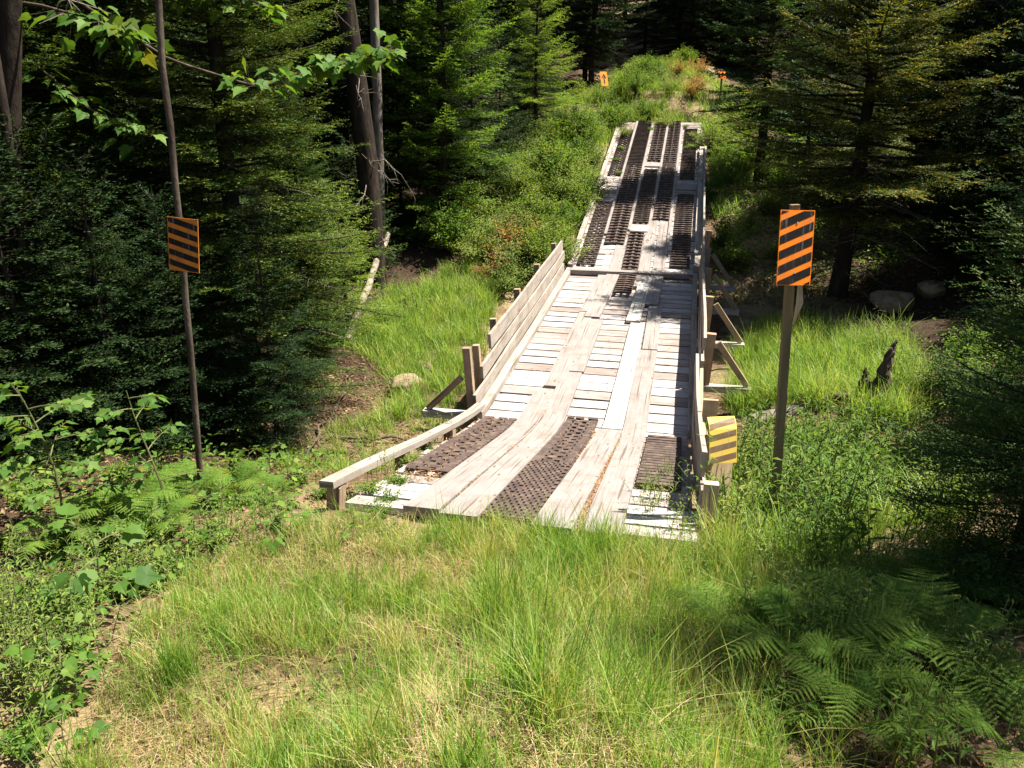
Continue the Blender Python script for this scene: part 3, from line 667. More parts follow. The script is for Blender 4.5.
def shrub(name, label, cat, seed, H, Rd, n_stem, n_leaf, L, ar=.5, mat='leaf', up=.35, clump=5):
    r = np.random.default_rng(seed); e = empty(name, (0, 0, 0), 0, label, cat); sm, lm = MB(), MB()
    for k in range(n_stem):
        a = r.uniform(0, 6.28); out = Rd * math.sqrt(r.random()); hh = H * r.uniform(.6, 1.05) * (1 - .35 * (out / Rd) ** 2)
        q = np.linspace(0, 1, 6); pts = np.stack([math.cos(a) * out * q ** 1.4, math.sin(a) * out * q ** 1.4, hh * q], 1) + r.normal(0, .02 * H, (6, 3)) * q[:, None]
        sm.tube(pts, .004 + .008 * H * (1 - .8 * q) * .5, 4)
        m = n_leaf // n_stem; u = r.uniform(.22, 1, m) ** .8
        b = np.stack([np.interp(u, q, pts[:, i]) for i in range(3)], 1); az = r.uniform(0, 6.28, m)
        off = np.stack([np.cos(az), np.sin(az), r.normal(.1, .3, m)], 1); ext = r.uniform(.0, .22, m) * Rd * (1.2 - u * .5)
        b = b + off * ext[:, None]; d = unit(off + arr([0, 0, 1]) * r.normal(up - .25, .3, (m, 1)))
        nr = unit(arr([0, 0, 1]) + r.normal(0, .35, (m, 3)))
        add_leaves(lm, b, d, nr, L * r.uniform(.6, 1.2, m), L * ar * r.uniform(.8, 1.2, m))
    sm.build('stems', M['stem'], e); lm.build('leaves', M[mat], e); return e

def weed(name, label, cat, seed, H, n_stem, L, ar=.22, mat='leaf_pale', spread=.25, gap=.035, lean=.2):
    """upright stems with narrow leaves in spirals (goldenrod like)"""
    r = np.random.default_rng(seed); e = empty(name, (0, 0, 0), 0, label, cat); sm, lm = MB(), MB()
    for k in range(n_stem):
        a = r.uniform(0, 6.28); o = spread * math.sqrt(r.random()); hh = H * r.uniform(.55, 1.1); q = np.linspace(0, 1, 6)
        b0 = np.array([math.cos(a) * o, math.sin(a) * o, -.03]); ld = r.normal(0, lean, 2)
        pts = b0 + np.stack([ld[0] * hh * q ** 2, ld[1] * hh * q ** 2, hh * q], 1)
        sm.tube(pts, .0045 * (1 - .6 * q), 4)
        m = int(hh / gap); u = np.linspace(.2, 1, m); b = np.stack([np.interp(u, q, pts[:, i]) for i in range(3)], 1)
        az = np.arange(m) * 2.4 + r.uniform(0, 6); d = unit(np.stack([np.cos(az), np.sin(az), r.normal(.45, .25, m) + .5 * (u > .9)], 1))
        nr = unit(arr([0, 0, 1]) + r.normal(0, .2, (m, 3)))
        add_leaves(lm, b, d, nr, L * (1.1 - .55 * u) * r.uniform(.75, 1.2, m), L * ar * r.uniform(.8, 1.2, m) * (1.1 - .4 * u))
    sm.build('stems', M['stem'], e); lm.build('leaves', M[mat], e); return e

def fern(name, label, seed, n, L, mat='fern', rise=.75, pin=16, az=None, fine=13):
    r = np.random.default_rng(seed); e = empty(name, (0, 0, 0), 0, label, 'fern')
    for k in range(n):
        fm = MB(); a = (k * 2 * math.pi / n + r.normal(0, .3)) if az is None else az[k]; l = L * r.uniform(.75, 1.1); q = np.linspace(0, 1, 14)
        el = rise + r.normal(0, .12); hd = np.array([math.cos(a), math.sin(a), 0])
        pts = np.outer(q * l * math.cos(el) * (1 + .15 * q), hd) + np.outer(l * (math.sin(el) * q - .62 * q ** 2.4 * math.sin(el)), arr([0, 0, 1]))
        fm.tube(pts, .004 * (1 - .75 * q), 4)
        u = np.linspace(.24, .985, pin); b = np.stack([np.interp(u, q, pts[:, i]) for i in range(3)], 1)
        dv = unit(np.stack([np.interp(u, q, np.gradient(pts[:, i])) for i in range(3)], 1)); side = np.cross(dv, arr([0, 0, 1])); side = unit(side); nup = np.cross(side, dv)
        pl = l * .27 * np.clip(np.sin((u - .12) / .93 * math.pi), 0, 1) ** .65 * (1.12 - .55 * u)
        for sg in (-1, 1):
            pd = unit(side * sg + dv * .42 + arr([0, 0, -.12]) + r.normal(0, .05, (pin, 3)))
            v = np.linspace(.05, .97, fine); tw = unit(np.cross(pd, nup))
            for s2 in (-1, 1):
                B = b[:, None] + pd[:, None] * (pl[:, None] * v)[..., None]; tl = (pl * .095)[:, None] * (1.05 - v ** 1.5) + .002
                tdir = unit(tw[:, None] * s2 + pd[:, None] * .35 + 0 * B); wv = pd[:, None] * (pl[:, None] / fine * .52)[..., None]
                T = B + tdir * tl[..., None] - nup[:, None] * (tl * .15)[..., None]
                fm.tris(np.stack([B - wv, B + wv, T + wv * .35, T - wv * .2], 2).reshape(-1, 4, 3))
        fm.build('frond', M[mat], e)
    return e

def lobed_plant(name, label, cat, seed, H, n_leaf, L, spread, mat='maple', flat=.75, branches=5):
    r = np.random.default_rng(seed); e = empty(name, (0, 0, 0), 0, label, cat); sm, lm = MB(), MB(); q = np.linspace(0, 1, 7)
    main = np.stack([.08 * H * np.sin(q * 3 + seed), .06 * H * np.sin(q * 2.2), H * .95 * q], 1); sm.tube(main, .010 * H ** .5 * (1 - .7 * q), 6)
    per = max(2, n_leaf // branches)
    for k in range(branches):
        u = .3 + .68 * (k + .5) / branches; b = np.array([np.interp(u, q, main[:, i]) for i in range(3)]); a = k * 2.4 + r.normal(0, .3); l = spread * r.uniform(.6, 1.1) * (1.15 - .5 * u)
        hd = np.array([math.cos(a), math.sin(a), 0]); br = b + np.outer(q * l, hd) + np.outer(l * (.35 * q - .25 * q ** 2), arr([0, 0, 1])); sm.tube(br, .006 * (1 - .7 * q), 4)
        for j in range(per):
            v = .3 + .7 * (j + .8) / per; c = np.array([np.interp(min(v, 1), q, br[:, i]) for i in range(3)])
            sg = (-1) ** j; pd = unit(hd * .7 + sg * np.array([-hd[1], hd[0], 0]) * r.uniform(.3, 1.0) + arr([0, 0, r.uniform(-.1, .35)])); pl = L * r.uniform(.35, .7)
            sm.tube([c, c + pd * pl * .5 + arr([0, 0, .01]), c + pd * pl], .0022, 3)
            ld = unit(np.array([pd[0], pd[1], -.15 + r.normal(0, .22)])); nr = unit(arr([0, 0, 1]) * flat + r.normal(0, .28, 3))
            add_lobed(lm, c + pd * pl, ld, nr, L * r.uniform(.6, 1.15))
    sm.build('stems', M['stem'], e); lm.build('leaves', M[mat], e); return e

# ================================================================ GRASS (nobody could count it)
def blades(P, H, wd, r, lean=.35, ldir=None):
    """P (n,3) bases: curved tapering blades of two quads and a tip"""
    n = len(P); a = r.uniform(0, 6.28, n); hd = np.stack([np.cos(a), np.sin(a), 0 * a], 1)
    if ldir is not None: hd = unit(hd + arr(ldir) * .9)
    k = np.abs(r.normal(0, lean, n)) + .08; sd_ = np.stack([-np.sin(a + r.normal(0, .8, n)), np.cos(a), 0 * a], 1); sd_ = unit(sd_)
    out = []
    for q, ww in ((0, .8), (.4, 1.0), (.75, .7), (1, 0)):
        c = P + hd * (H * k * q ** 1.8)[:, None] + arr([0, 0, 1]) * (H * (q - .32 * k * q ** 2.2))[:, None]
        out.append((c, sd_ * (wd * ww / 2)[:, None]))
    V = []
    for c, s_ in out[:3]: V += [c - s_, c + s_]
    V.append(out[3][0]); V = np.stack(V, 1).reshape(-1, 3); o = np.arange(n)[:, None] * 7
    return V, np.concatenate([o + [[0, 1, 3, 2]], o + [[2, 3, 5, 4]]]), o + [[4, 5, 6]]
def grass(name, label, spots, mat):
    """spots: list of (points xy (n,2), height, height spread, width, lean)"""
    mb_ = MB()
    for xy, h, hs_, wd, lean, r in spots:
        z = ground(xy[:, 0], xy[:, 1]) - .01; n = len(xy)
        H = np.clip(h * (1 + hs_ * r.normal(0, 1, n)), h * .25, h * 2)
        V, Q, T = blades(np.column_stack([xy, z]), H, wd * r.uniform(.6, 1.3, n), r, lean)
        b = mb_.n; mb_.add(V, Q); mb_.v.append(np.zeros((0, 3))); mb_.f.append(T + b); mb_.m.append(0); mb_.uv.append(None)
    return tag(mb_.build(name, M[mat]), label, 'grass', kind='stuff')
def poly_pts(poly, n, r):
    """n random points inside a polygon (world xy)"""
    poly = arr(poly); lo, hi = poly.min(0), poly.max(0); out = []
    tot = 0
    while tot < n:
        p = r.uniform(lo, hi, (n * 2, 2)); ins = np.zeros(len(p), bool); j = len(poly) - 1
        for i in range(len(poly)):
            a, b = poly[i], poly[j]; c = ((a[1] > p[:, 1]) != (b[1] > p[:, 1])) & (p[:, 0] < (b[0] - a[0]) * (p[:, 1] - a[1]) / (b[1] - a[1] + 1e-12) + a[0]); ins ^= c; j = i
        out.append(p[ins]); tot += ins.sum()
    return np.concatenate(out)[:n]
def off_deck(xy, m=.02, s0=-.05, s1=23.5):
    s, t = st_of(xy[:, 0], xy[:, 1]); return ~((s > s0) & (s < s1) & (np.abs(t) < HT + m))
def tussocks(poly, n, per, spread, r, m=.02):
    c = poly_pts(poly, n, r); k = r.integers(int(per * .4), int(per * 1.6), n); xy = np.repeat(c, k, 0)
    xy = xy + r.normal(0, spread, xy.shape) * np.repeat(r.uniform(.5, 1.3, n), k)[:, None]; return xy[off_deck(xy, m)]
def gp(*pix): return [G(a, b)[:2] for a, b in pix]

r = np.random.default_rng(3)
NEAR = [(-1.4, 1.2), (.85, 1.2), (.95, 2.3), (1.4, 3.2), (2.1, 4.9), (1.35, 5.1), (-.2, 5.0), (-1.5, 5.15), (-2.15, 4.6), (-1.9, 3.0), (-1.6, 1.9)]
mid_left = gp((345, 350), (395, 292), (470, 268), (500, 290), (485, 345), (465, 395), (420, 425), (375, 430), (400, 390))
left_low = gp((270, 470), (330, 420), (450, 415), (470, 430), (330, 490))
mid_right = gp((722, 400), (745, 345), (800, 330), (900, 345), (935, 400), (900, 440), (800, 408), (740, 420))
near_right = gp((705, 560), (720, 470), (800, 440), (920, 470), (960, 560), (860, 600))
spots = [(tussocks(NEAR, 520, 50, .055, r), .145, .4, .0032, .42, r), (poly_pts(NEAR, 26000, r), .10, .4, .003, .6, r),
         (tussocks(NEAR, 130, 60, .045, r), .21, .35, .0034, .40, r)]
tall = gp((500, 768), (470, 600), (520, 548), (690, 555), (760, 600), (740, 768)); tallx = [(tussocks(tall, 120, 70, .05, r), .30, .35, .0034, .36, r), (tussocks(NEAR, 70, 70, .045, r), .30, .3, .0034, .36, r), (tussocks(gp((380, 540), (560, 536), (700, 548), (700, 570), (380, 560)), 34, 60, .05, r), .21, .3, .0034, .4, r)]
ed = np.concatenate([bp(r.uniform(-.3, .06, 5200), r.uniform(-1.5, 1.5, 5200))[:, :2]]); ed = ed[vnoise(ed[:, 0] * 5, ed[:, 1] * 5, 6) > -.35]
spots = [(xy[off_deck(xy)], *k) for xy, *k in spots] + [(tussocks(gp((700, 768), (720, 640), (860, 600), (960, 640), (960, 768)), 60, 30, .05, r), .22, .4, .003, .5, r)] + [(ed, .13, .45, .0032, .5, r)] + tallx
grass('grass', 'long green and straw grass covering the slope before the bridge', spots, 'grass')
spots = [(tussocks(mid_left, 420, 34, .09, r), .34, .35, .009, .45, r), (tussocks(left_low, 80, 26, .07, r), .2, .4, .007, .5, r),
         (tussocks(mid_right, 380, 38, .09, r), .48, .3, .008, .5, r), (tussocks(near_right, 240, 30, .07, r), .32, .4, .006, .5, r)]
grass('grass', 'lush green grass in the hollow on both sides of the bridge', spots, 'grass_green')
far_l = [tuple(bp(s, t)[:2]) for s, t in ((12.5, -1.5), (18, -1.42), (23.6, -1.4), (23.6, 1.4), (16, 1.6), (16, 2.6), (25, 2.8), (31, 2.4), (36, 1.0), (34, -2.4), (24, -3.6), (14, -3.6))]
grass('grass', 'tall light grass on the far bank and the trail head', [(tussocks(far_l, 700, 24, .13, r, .06), .42, .4, .013, .5, r)], 'grass_green')

straw = poly_pts(NEAR, 36000, r); straw = straw[(vnoise(straw[:, 0] * 2.6, straw[:, 1] * 2.6, 5) > -.1) & off_deck(straw)]
M['straw'] = grass_mat('dead straw', [(.15, (.30, .22, .11)), (.5, (.46, .35, .19)), (.9, (.62, .50, .31))])
grass('straw', 'dead straw lying between the living grass on the slope', [(straw, .10, .4, .003, 1.9, r)], 'straw')
# ================================================================ LOW PLANTS
SUNSH = shrub('leafy_shrub', 'x', 'shrub', 21, .95, .55, 26, 1500, .062, .5, 'leaf')
SUNSH2 = shrub('leafy_shrub', 'x', 'shrub', 22, .75, .6, 24, 1500, .05, .45, 'leaf_pale')
RUST = shrub('withered_shrub', 'x', 'shrub', 23, .6, .5, 20, 900, .06, .42, 'leaf_rust')
LOW = shrub('low_plant', 'x', 'plant', 24, .3, .34, 14, 420, .055, .55, 'leaf', clump=3)
WEED = weed('leafy_weed', 'x', 'weed', 25, .55, 11, .085, .24)
WEED2 = weed('leafy_weed', 'x', 'weed', 26, .75, 9, .11, .22, 'leaf', .3)
FERN = fern('fern', 'x', 27, 8, .78, rise=.95)
FERNY = fern('fern', 'x', 28, 6, .7, 'fern_yellow', .8)
FERNS = fern('fern', 'x', 29, 6, .6, 'fern', 1.1)
PROTOS = [SUNSH, SUNSH2, RUST, LOW, WEED, WEED2, FERN, FERNY, FERNS]

def sc_place(proto, pts, smin, smax, label, group, r, sink=.02, tilt=.12, m=.1):
    pts = arr(pts); pts = pts[off_deck(pts, m)]; z = ground(pts[:, 0], pts[:, 1])
    for (x, y), zz in zip(pts, z):
        pr = proto[r.integers(len(proto))] if isinstance(proto, list) else proto
        place(pr, (x, y, zz - sink), r.uniform(0, 6.28), r.uniform(smin, smax), label, group, (r.normal(0, tilt), r.normal(0, tilt)))
r = np.random.default_rng(8)
# left bank of the far ramp: rows of bushes
fb = [tuple(bp(s, t)[:2]) for s, t in ((11.0, -1.95), (15, -1.62), (20, -1.6), (24, -1.7), (24, -4.2), (17, -4.6), (12.5, -4.2))]
sc_place([SUNSH2, SUNSH2, SUNSH], poly_pts(fb, 48, r), .8, 1.5, 'leafy green shrub in the thicket left of the far ramp', 'shrubs on the far left bank', r)
fb3 = [tuple(bp(s, t)[:2]) for s, t in ((23.8, -1.6), (24.2, 0.3), (27, .4), (31, .6), (37, .9), (37, -1.8), (33, -3.6), (24, -4.4))]
sc_place([SUNSH2, SUNSH, WEED2], poly_pts(fb3, 52, r), .7, 1.25, 'pale green bush on the rise at the head of the trail', 'bushes at the trail head', r)
fb4 = [tuple(bp(s, t)[:2]) for s, t in ((21, 1.6), (25, 1.5), (25, 3.2), (20, 3.0))]
sc_place([FERN, SUNSH2], poly_pts(fb4, 26, r), 1.0, 1.6, 'bright feathery plant right of the top of the far ramp', 'plants right of the far ramp top', r, m=.0)
for px, py, s in ((510, 268, 1.5), (492, 285, 1.2), (500, 258, 1.5), (545, 180, 1.6), (520, 250, 1.4)):
    q = G(px, py); place(RUST, tuple(q), r.uniform(0, 6), s, 'rust brown withered shrub among the green ones on the left bank', 'withered shrubs on the left bank')
for s, t, k in ((26.0, .7, 1.0), (28.0, .9, 1.4), (30.5, .9, 1.4), (33, 1.1, 1.4), (29.5, .2, 1.1), (31.5, .3, 1.2), (34.5, .8, 1.5)):
    p = bp(s, t); place(RUST, (p[0], p[1], gz(p[0], p[1])), r.uniform(0, 6), k, 'orange brown dry bush beside the bare earth at the trail top', 'dry bushes at the trail top')
fb5 = [tuple(bp(s, t)[:2]) for s, t in ((12.6, -1.5), (23.4, -1.42), (23.4, -2.6), (12.6, -2.8))]
sc_place([SUNSH2, WEED2, SUNSH2, SUNSH], poly_pts(fb5, 46, r), .95, 1.5, 'tall pale green bush crowding the left edge of the far ramp', 'bushes crowding the far ramp', r, m=.05)
fb6 = [tuple(bp(s, t)[:2]) for s, t in ((23.0, -1.35), (23.3, 1.35), (26, 1.2), (26, -1.6))]
sc_place([SUNSH2, WEED2, WEED], poly_pts(fb6, 36, r), .55, 1.0, 'leafy weed where the far ramp meets the trail', 'weeds at the far ramp end', r, m=-9)
fb7 = [tuple(bp(s, t)[:2]) for s, t in ((29, -1.6), (29, .3), (37, .9), (37, -1.8))]
sc_place([SUNSH2, SUNSH2, SUNSH], poly_pts(fb7, 30, r), .75, 1.25, 'large pale bush on the sunlit mound at the trail head', 'large bushes on the trail mound', r)
# dark shrubs along the right side of the bridge
rb = [tuple(bp(s, t)[:2]) for s, t in ((11.8, 1.9), (16, 1.65), (20, 1.7), (20, 3.4), (13, 4.0))]
sc_place([SUNSH, SUNSH2], poly_pts(rb, 20, r), .7, 1.2, 'shaded leafy shrub right of the far ramp', 'shrubs right of the far ramp', r)
# right bank near: weeds and yellow ferns
nr1 = gp((712, 545), (735, 475), (800, 450), (880, 470), (900, 540), (830, 575), (760, 575))
nrp = poly_pts(nr1, 90, r); ym = bp(2.0, fr(1.0) + .3); nrp = nrp[np.hypot(nrp[:, 0] - ym[0], nrp[:, 1] - ym[1]) > .62]
pbx = G(774, 536)[:2]; nrp = nrp[~((np.abs(nrp[:, 0] - pbx[0] * nrp[:, 1] / pbx[1]) < .2) & (nrp[:, 1] < pbx[1] + .15) & (nrp[:, 1] > pbx[1] - .9))]
sc_place([WEED, WEED2, WEED], nrp, .8, 1.45, 'pale green leafy weed around the striped post on the right bank', 'weeds on the right bank', r)
for px, py, s in ((800, 480, 1.35), (830, 488, 1.4), (792, 515, 1.25), (848, 515, 1.3), (815, 465, 1.3), (870, 490, 1.2), (750, 500, 1.0)):
    q = G(px, py); place(FERNY, tuple(q), r.uniform(0, 6), s, 'yellow green fern among the weeds right of the striped post', 'yellow ferns by the post')
nr2 = gp((880, 470), (960, 450), (990, 560), (900, 570))
sc_place([WEED, LOW, SUNSH2], poly_pts(nr2, 26, r), .6, 1.0, 'small bushy plant at the edge of the shade on the right', 'plants at the right shade edge', r)
for px, py, s in ((880, 370, .9), (905, 385, .8), (800, 345, .7), (925, 400, .7), (770, 335, .6)):
    q = G(px, py); place(SUNSH2, tuple(q), r.uniform(0, 6), s, 'pale leafy bush in the grass behind the stump', 'bushes behind the stump')
for px, py, s_ in ((950, 400, .8), (975, 430, .9), (940, 440, .7), (990, 400, .9), (915, 450, .6), (965, 370, .8), (1005, 460, .9)):
    q = G(px, py); place(LOW if s_ < .75 else SUNSH, tuple(q), r.uniform(0, 6), s_, 'dark leafy plant on the bare slope right of the grass', 'plants on the right slope')
# ferns lower right in the shade
for px, py, s, a in ((745, 650, 1.0, .4), (800, 655, 1.15, 1.5), (850, 700, 1.0, 2.0), (940, 665, 1.15, 3.0), (870, 735, .85, 4.0), (1000, 760, .9, 2.5), (930, 600, 1.1, .9),
                     (885, 640, 1.1, .2), (1010, 625, 1.0, 2.2)):
    q = G(px, py); place(FERN, tuple(q), a, s * .72, 'broad green fern in the shade at the lower right', 'ferns at the lower right')
sc_place([LOW, WEED], poly_pts(gp((760, 768), (740, 640), (860, 590), (1024, 600), (1024, 768)), 26, r), .4, .75, 'small leafy plant between the shaded ferns', 'plants between the ferns', r)
q = G(912, 760); place(WEED2, tuple(q), 1, .75, 'tall upright leafy stem among the shaded ferns at the lower right')
# left edge: low plants, ferns, young maples
le = gp((0, 760), (0, 600), (60, 590), (150, 545), (290, 520), (300, 545), (180, 590), (110, 640), (60, 760))
LF = lobed_plant('broad_leaved_plant', 'x', 'plant', 35, .42, 16, .10, .22, 'leaf', branches=5)
PROTOS.append(LF)
lep = poly_pts(le, 62, r); q = G(98, 622); lep = lep[np.hypot(lep[:, 0] - q[0], lep[:, 1] - q[1]) > .42]
lep = np.concatenate([lep, poly_pts(gp((0, 768), (0, 620), (60, 610), (110, 650), (90, 768)), 22, r)])
sc_place([LOW, WEED, LF, WEED, LF, LOW], lep, .45, .85, 'low leafy plant along the left edge of the grass', 'low plants at the left edge', r)
le2 = gp((0, 590), (0, 500), (120, 480), (300, 470), (320, 505), (160, 545))
sc_place([LOW, LF, LF, LOW, LF], np.concatenate([poly_pts(le2, 34, r), poly_pts(gp((0, 520), (0, 455), (240, 450), (260, 480), (120, 500)), 12, r)]), .5, .85, 'leafy plant at the dark forest edge on the left', 'plants at the left forest edge', r)
for px, py, s, a in ((130, 530, 1.45, .2), (100, 545, 1.2, 2), (190, 515, 1.5, 1.2), (160, 545, 1.2, 3.3), (235, 505, 1.3, .5), (60, 560, 1.1, 4), (275, 510, 1.0, 3)):
    q = G(px, py); place(FERNS, tuple(q), a, s, 'upright feathery fern at the forest edge on the left', 'ferns at the left forest edge')
for px, py, s in ((380, 520, .42), (350, 505, .5), (395, 505, .35), (325, 500, .5)):
    q = G(px, py); q[2] = max(q[2], .95 if py > 510 else q[2]); place(LOW, tuple(q), r.uniform(0, 6), s, 'small green plant growing beside the low rail of the near ramp', 'plants by the low rail')
for s_, t_, k in ((.5, fr(.03), .5), (.9, fr(.06), .45), (1.1, fr(-.02), .6), (.35, fr(.12), .4), (1.7, fr(0), .5), (2.4, fr(-.03), .5), (3.1, fr(-.06), .6)):
    place(LOW if k < .55 else WEED, tuple(bp(s_, t_, -.04)), r.uniform(0, 6), k, 'small green plant growing beside the low rail of the near ramp', 'plants by the low rail')
# plants growing through the right boards of the near ramp
for s, t, k in ((1.2, fr(.90), .65), (.8, fr(.86), .5), (.35, fr(.97), .6), (2.0, fr(.93), .5), (1.5, fr(.84), .3)):
    place(WEED, tuple(bp(s, t, -.02)), r.uniform(0, 6), k, 'thin weed growing up through the right boards of the near ramp', 'weeds through the near ramp')
for s, t, k in ((19.5, fr(.1), .5), (20.6, fr(.13), .5), (21.8, fr(.1), .6), (22.6, fr(.41), .5), (18.4, fr(.17), .5), (22.9, fr(.8), .5)):
    place(SUNSH2 if k > .5 else LOW, tuple(bp(s, t, .05)), r.uniform(0, 6), k, 'small plant sprouting between the mats of the far ramp', 'plants on the far ramp')
for px, py, s in ((545, 650, .42), (560, 672, .4), (525, 640, .35)):
    q = G(px, py); place(LOW, tuple(q), r.uniform(0, 6), s, 'small broad leaved plant in the middle of the grass', 'broad leaved plants in the grass')

# ground cover of the wood floor: nobody could count it
mb_ = MB(); r = np.random.default_rng(41)
xy = np.column_stack([r.uniform(-22, 24, 26000), r.uniform(5, 38, 26000)]); s_, t_ = st_of(xy[:, 0], xy[:, 1])
keep = (np.abs(xy[:, 0]) < xy[:, 1] * .8 + 1) & (np.where(t_ < 0, -t_ > np.where(s_ < 3.2, 2.2, np.where(s_ < 14, 3.9, 3.2)), t_ > np.where(s_ < 12, 5.0, 1.7))) & (vnoise(xy[:, 0] * 1.1, xy[:, 1] * 1.1, 9) > -.35)
xy = xy[keep]; n = len(xy); k = 7; xy = np.repeat(xy, k, 0) + r.normal(0, .12, (n * k, 2)); z = ground(xy[:, 0], xy[:, 1]) + np.abs(r.normal(0, .13, n * k)) + .01
a_ = r.uniform(0, 6.28, n * k); d_ = unit(np.stack([np.cos(a_), np.sin(a_), r.normal(.2, .3, n * k)], 1)); L_ = r.uniform(.04, .10, n * k) * (1 + xy[:, 1] / 40)
add_leaves(mb_, np.column_stack([xy, z]), d_, unit(arr([0, 0, 1]) + r.normal(0, .3, (n * k, 3))), L_, L_ * .5)
tag(mb_.build('undergrowth', M['leaf']), 'low leafy undergrowth covering the floor of the wood', 'undergrowth', kind='stuff')

# leaf litter and twigs on the bare ground beside the bridge: nobody could count it
M['ground_litter'] = leaf_mat('brown leaf litter', [(.1, (.06, .035, .02)), (.5, (.16, .095, .05)), (.85, (.30, .20, .11)), (.98, (.40, .32, .2))], .15)
mb_ = MB(); r = np.random.default_rng(43)
xy = np.concatenate([poly_pts(gp((215, 490), (250, 400), (345, 345), (420, 380), (430, 425), (330, 485)), 7000, r), poly_pts(gp((735, 440), (760, 400), (900, 420), (930, 370), (1020, 350), (1020, 520), (860, 500)), 6000, r),
                     poly_pts(NEAR, 5000, r), poly_pts(gp((0, 760), (0, 440), (230, 440), (330, 500), (100, 650)), 7000, r), poly_pts(gp((720, 300), (760, 225), (900, 240), (1000, 320)), 5000, r), poly_pts(gp((740, 768), (720, 620), (1000, 560), (1024, 768)), 3500, r)])
xy = xy[off_deck(xy)]; n = len(xy); z = ground(xy[:, 0], xy[:, 1]) + np.abs(r.normal(0, .012, n)) + .004; a_ = r.uniform(0, 6.28, n)
L_ = r.uniform(.02, .06, n) * (1 + xy[:, 1] / 25); ar_ = np.where(r.random(n) < .45, .07, .5)
add_leaves(mb_, np.column_stack([xy, z]), unit(np.stack([np.cos(a_), np.sin(a_), r.normal(.05, .25, n)], 1)), unit(arr([0, 0, 1]) + r.normal(0, .35, (n, 3))), L_ * np.where(ar_ < .1, 2.2, 1), L_ * ar_)
tag(mb_.build('leaf_litter', M['ground_litter']), 'brown leaf litter and twig bits on the bare ground', 'litter', kind='stuff')
sc_place([LOW, LOW, WEED, LF], poly_pts(gp((300, 520), (460, 525), (440, 560), (280, 570)), 12, r), .25, .5, 'little leafy weed at the left end of the bridge edge', 'weeds at the left bridge edge', r)
sc_place([LOW, WEED], poly_pts(gp((610, 535), (705, 540), (720, 590), (640, 575)), 11, r), .3, .6, 'little leafy weed at the right end of the bridge edge', 'weeds at the right bridge edge', r)
sc_place([LOW, LF], poly_pts(NEAR, 14, r), .2, .4, 'tiny leafy weed standing among the long grass', 'weeds in the long grass', r)

# young maples on the left
mp = lobed_plant('maple_sapling', 'young maple with big yellow green leaves at the left edge of the grass', 'sapling', 31, .62, 24, .115, .32, branches=5); q = G(98, 622); mp.location = tuple(q)
mp2 = lobed_plant('maple_sapling', 'bushy maple sapling with layered leaves in the left shade', 'sapling', 32, 1.35, 190, .085, .62, branches=16); q = G(20, 590); mp2.location = (q[0] - .1, q[1] + .6, gz(q[0], q[1] + .6))
mp3 = lobed_plant('maple_sapling', 'slim maple sapling reaching right above the left ferns', 'sapling', 33, 1.2, 70, .08, .5, branches=9); q = G(130, 560); mp3.location = (q[0], q[1] + .5, gz(q[0], q[1] + .5))

# ================================================================ TREES
# slender pole-like trunk that carries the left sign
def bare_trunk(name, label, pts, rad, mat, twigs=0, seed=1, cat='tree'):
    r = np.random.default_rng(seed); pts = arr(pts); e = empty(name, tuple(pts[0]), 0, label, cat); m_ = MB(); q = np.linspace(0, 1, 16); k = np.linspace(0, 1, len(pts))
    P = np.stack([np.interp(q, k, pts[:, i]) for i in range(3)], 1) - pts[0]; P += r.normal(0, .006, P.shape) * (q > 0)[:, None]
    m_.tube(P, np.interp(q, [0, 1], rad), 10)
    if twigs:
        d = MB()
        for j in range(twigs):
            u = r.uniform(.12, .95); b = np.array([np.interp(u, q, P[:, i]) for i in range(3)]); a = r.uniform(0, 6.28); L = r.uniform(.3, 1.3)
            hd = np.array([math.cos(a), math.sin(a), 0]); w5 = np.linspace(0, 1, 6)
            pt = b + np.outer(w5 * L, hd) + np.outer(-.5 * L * w5 ** 2 + r.normal(0, .04, 6), arr([0, 0, 1])) + r.normal(0, .04, (6, 3)) * w5[:, None]; d.tube(pt, .016 * (1 - .8 * w5), 4)
            for z in range(5):
                c = pt[r.integers(2, 6)]; d2 = unit(r.normal(0, 1, 3) + arr([0, 0, -.5])); l2 = r.uniform(.15, .5); d.tube([c, c + d2 * l2 * .6 + r.normal(0, .03, 3), c + d2 * l2 + arr([0, 0, -.05])], [.007, .005, .002], 3)
        for v_, f_ in zip(d.v, d.f): m_.v.append(v_); m_.f.append(f_ + m_.n); m_.m.append(1); m_.uv.append(None)
    m_.build('trunk', [M[mat], M['deadwood']], e, smooth=True)
    return e
YL = 7.0
b = at_y(207, 530, YL); b[2] = gz(b[0], YL); tp = at_y(153, -60, YL + .1); md = at_y(181, 240, YL)
bare_trunk('slender_tree', 'thin bare grey trunk carrying the left striped marker', [b, md, tp, tp + (tp - md) * 1.2], [.030, .025], 'bark')
p = hazard_panel(.29, .46, -.22, 5, .55, [M['orange_shaded'], M['black'], M['signback']], name='striped_marker_sign')
c = at_y(183.5, 245, YL - .075); p.location = c; p.rotation_euler = (R(-4), R(4), R(-12))
tag(p, 'shade-dulled orange and black striped marker nailed to a thin trunk in the left shade', 'trail sign')

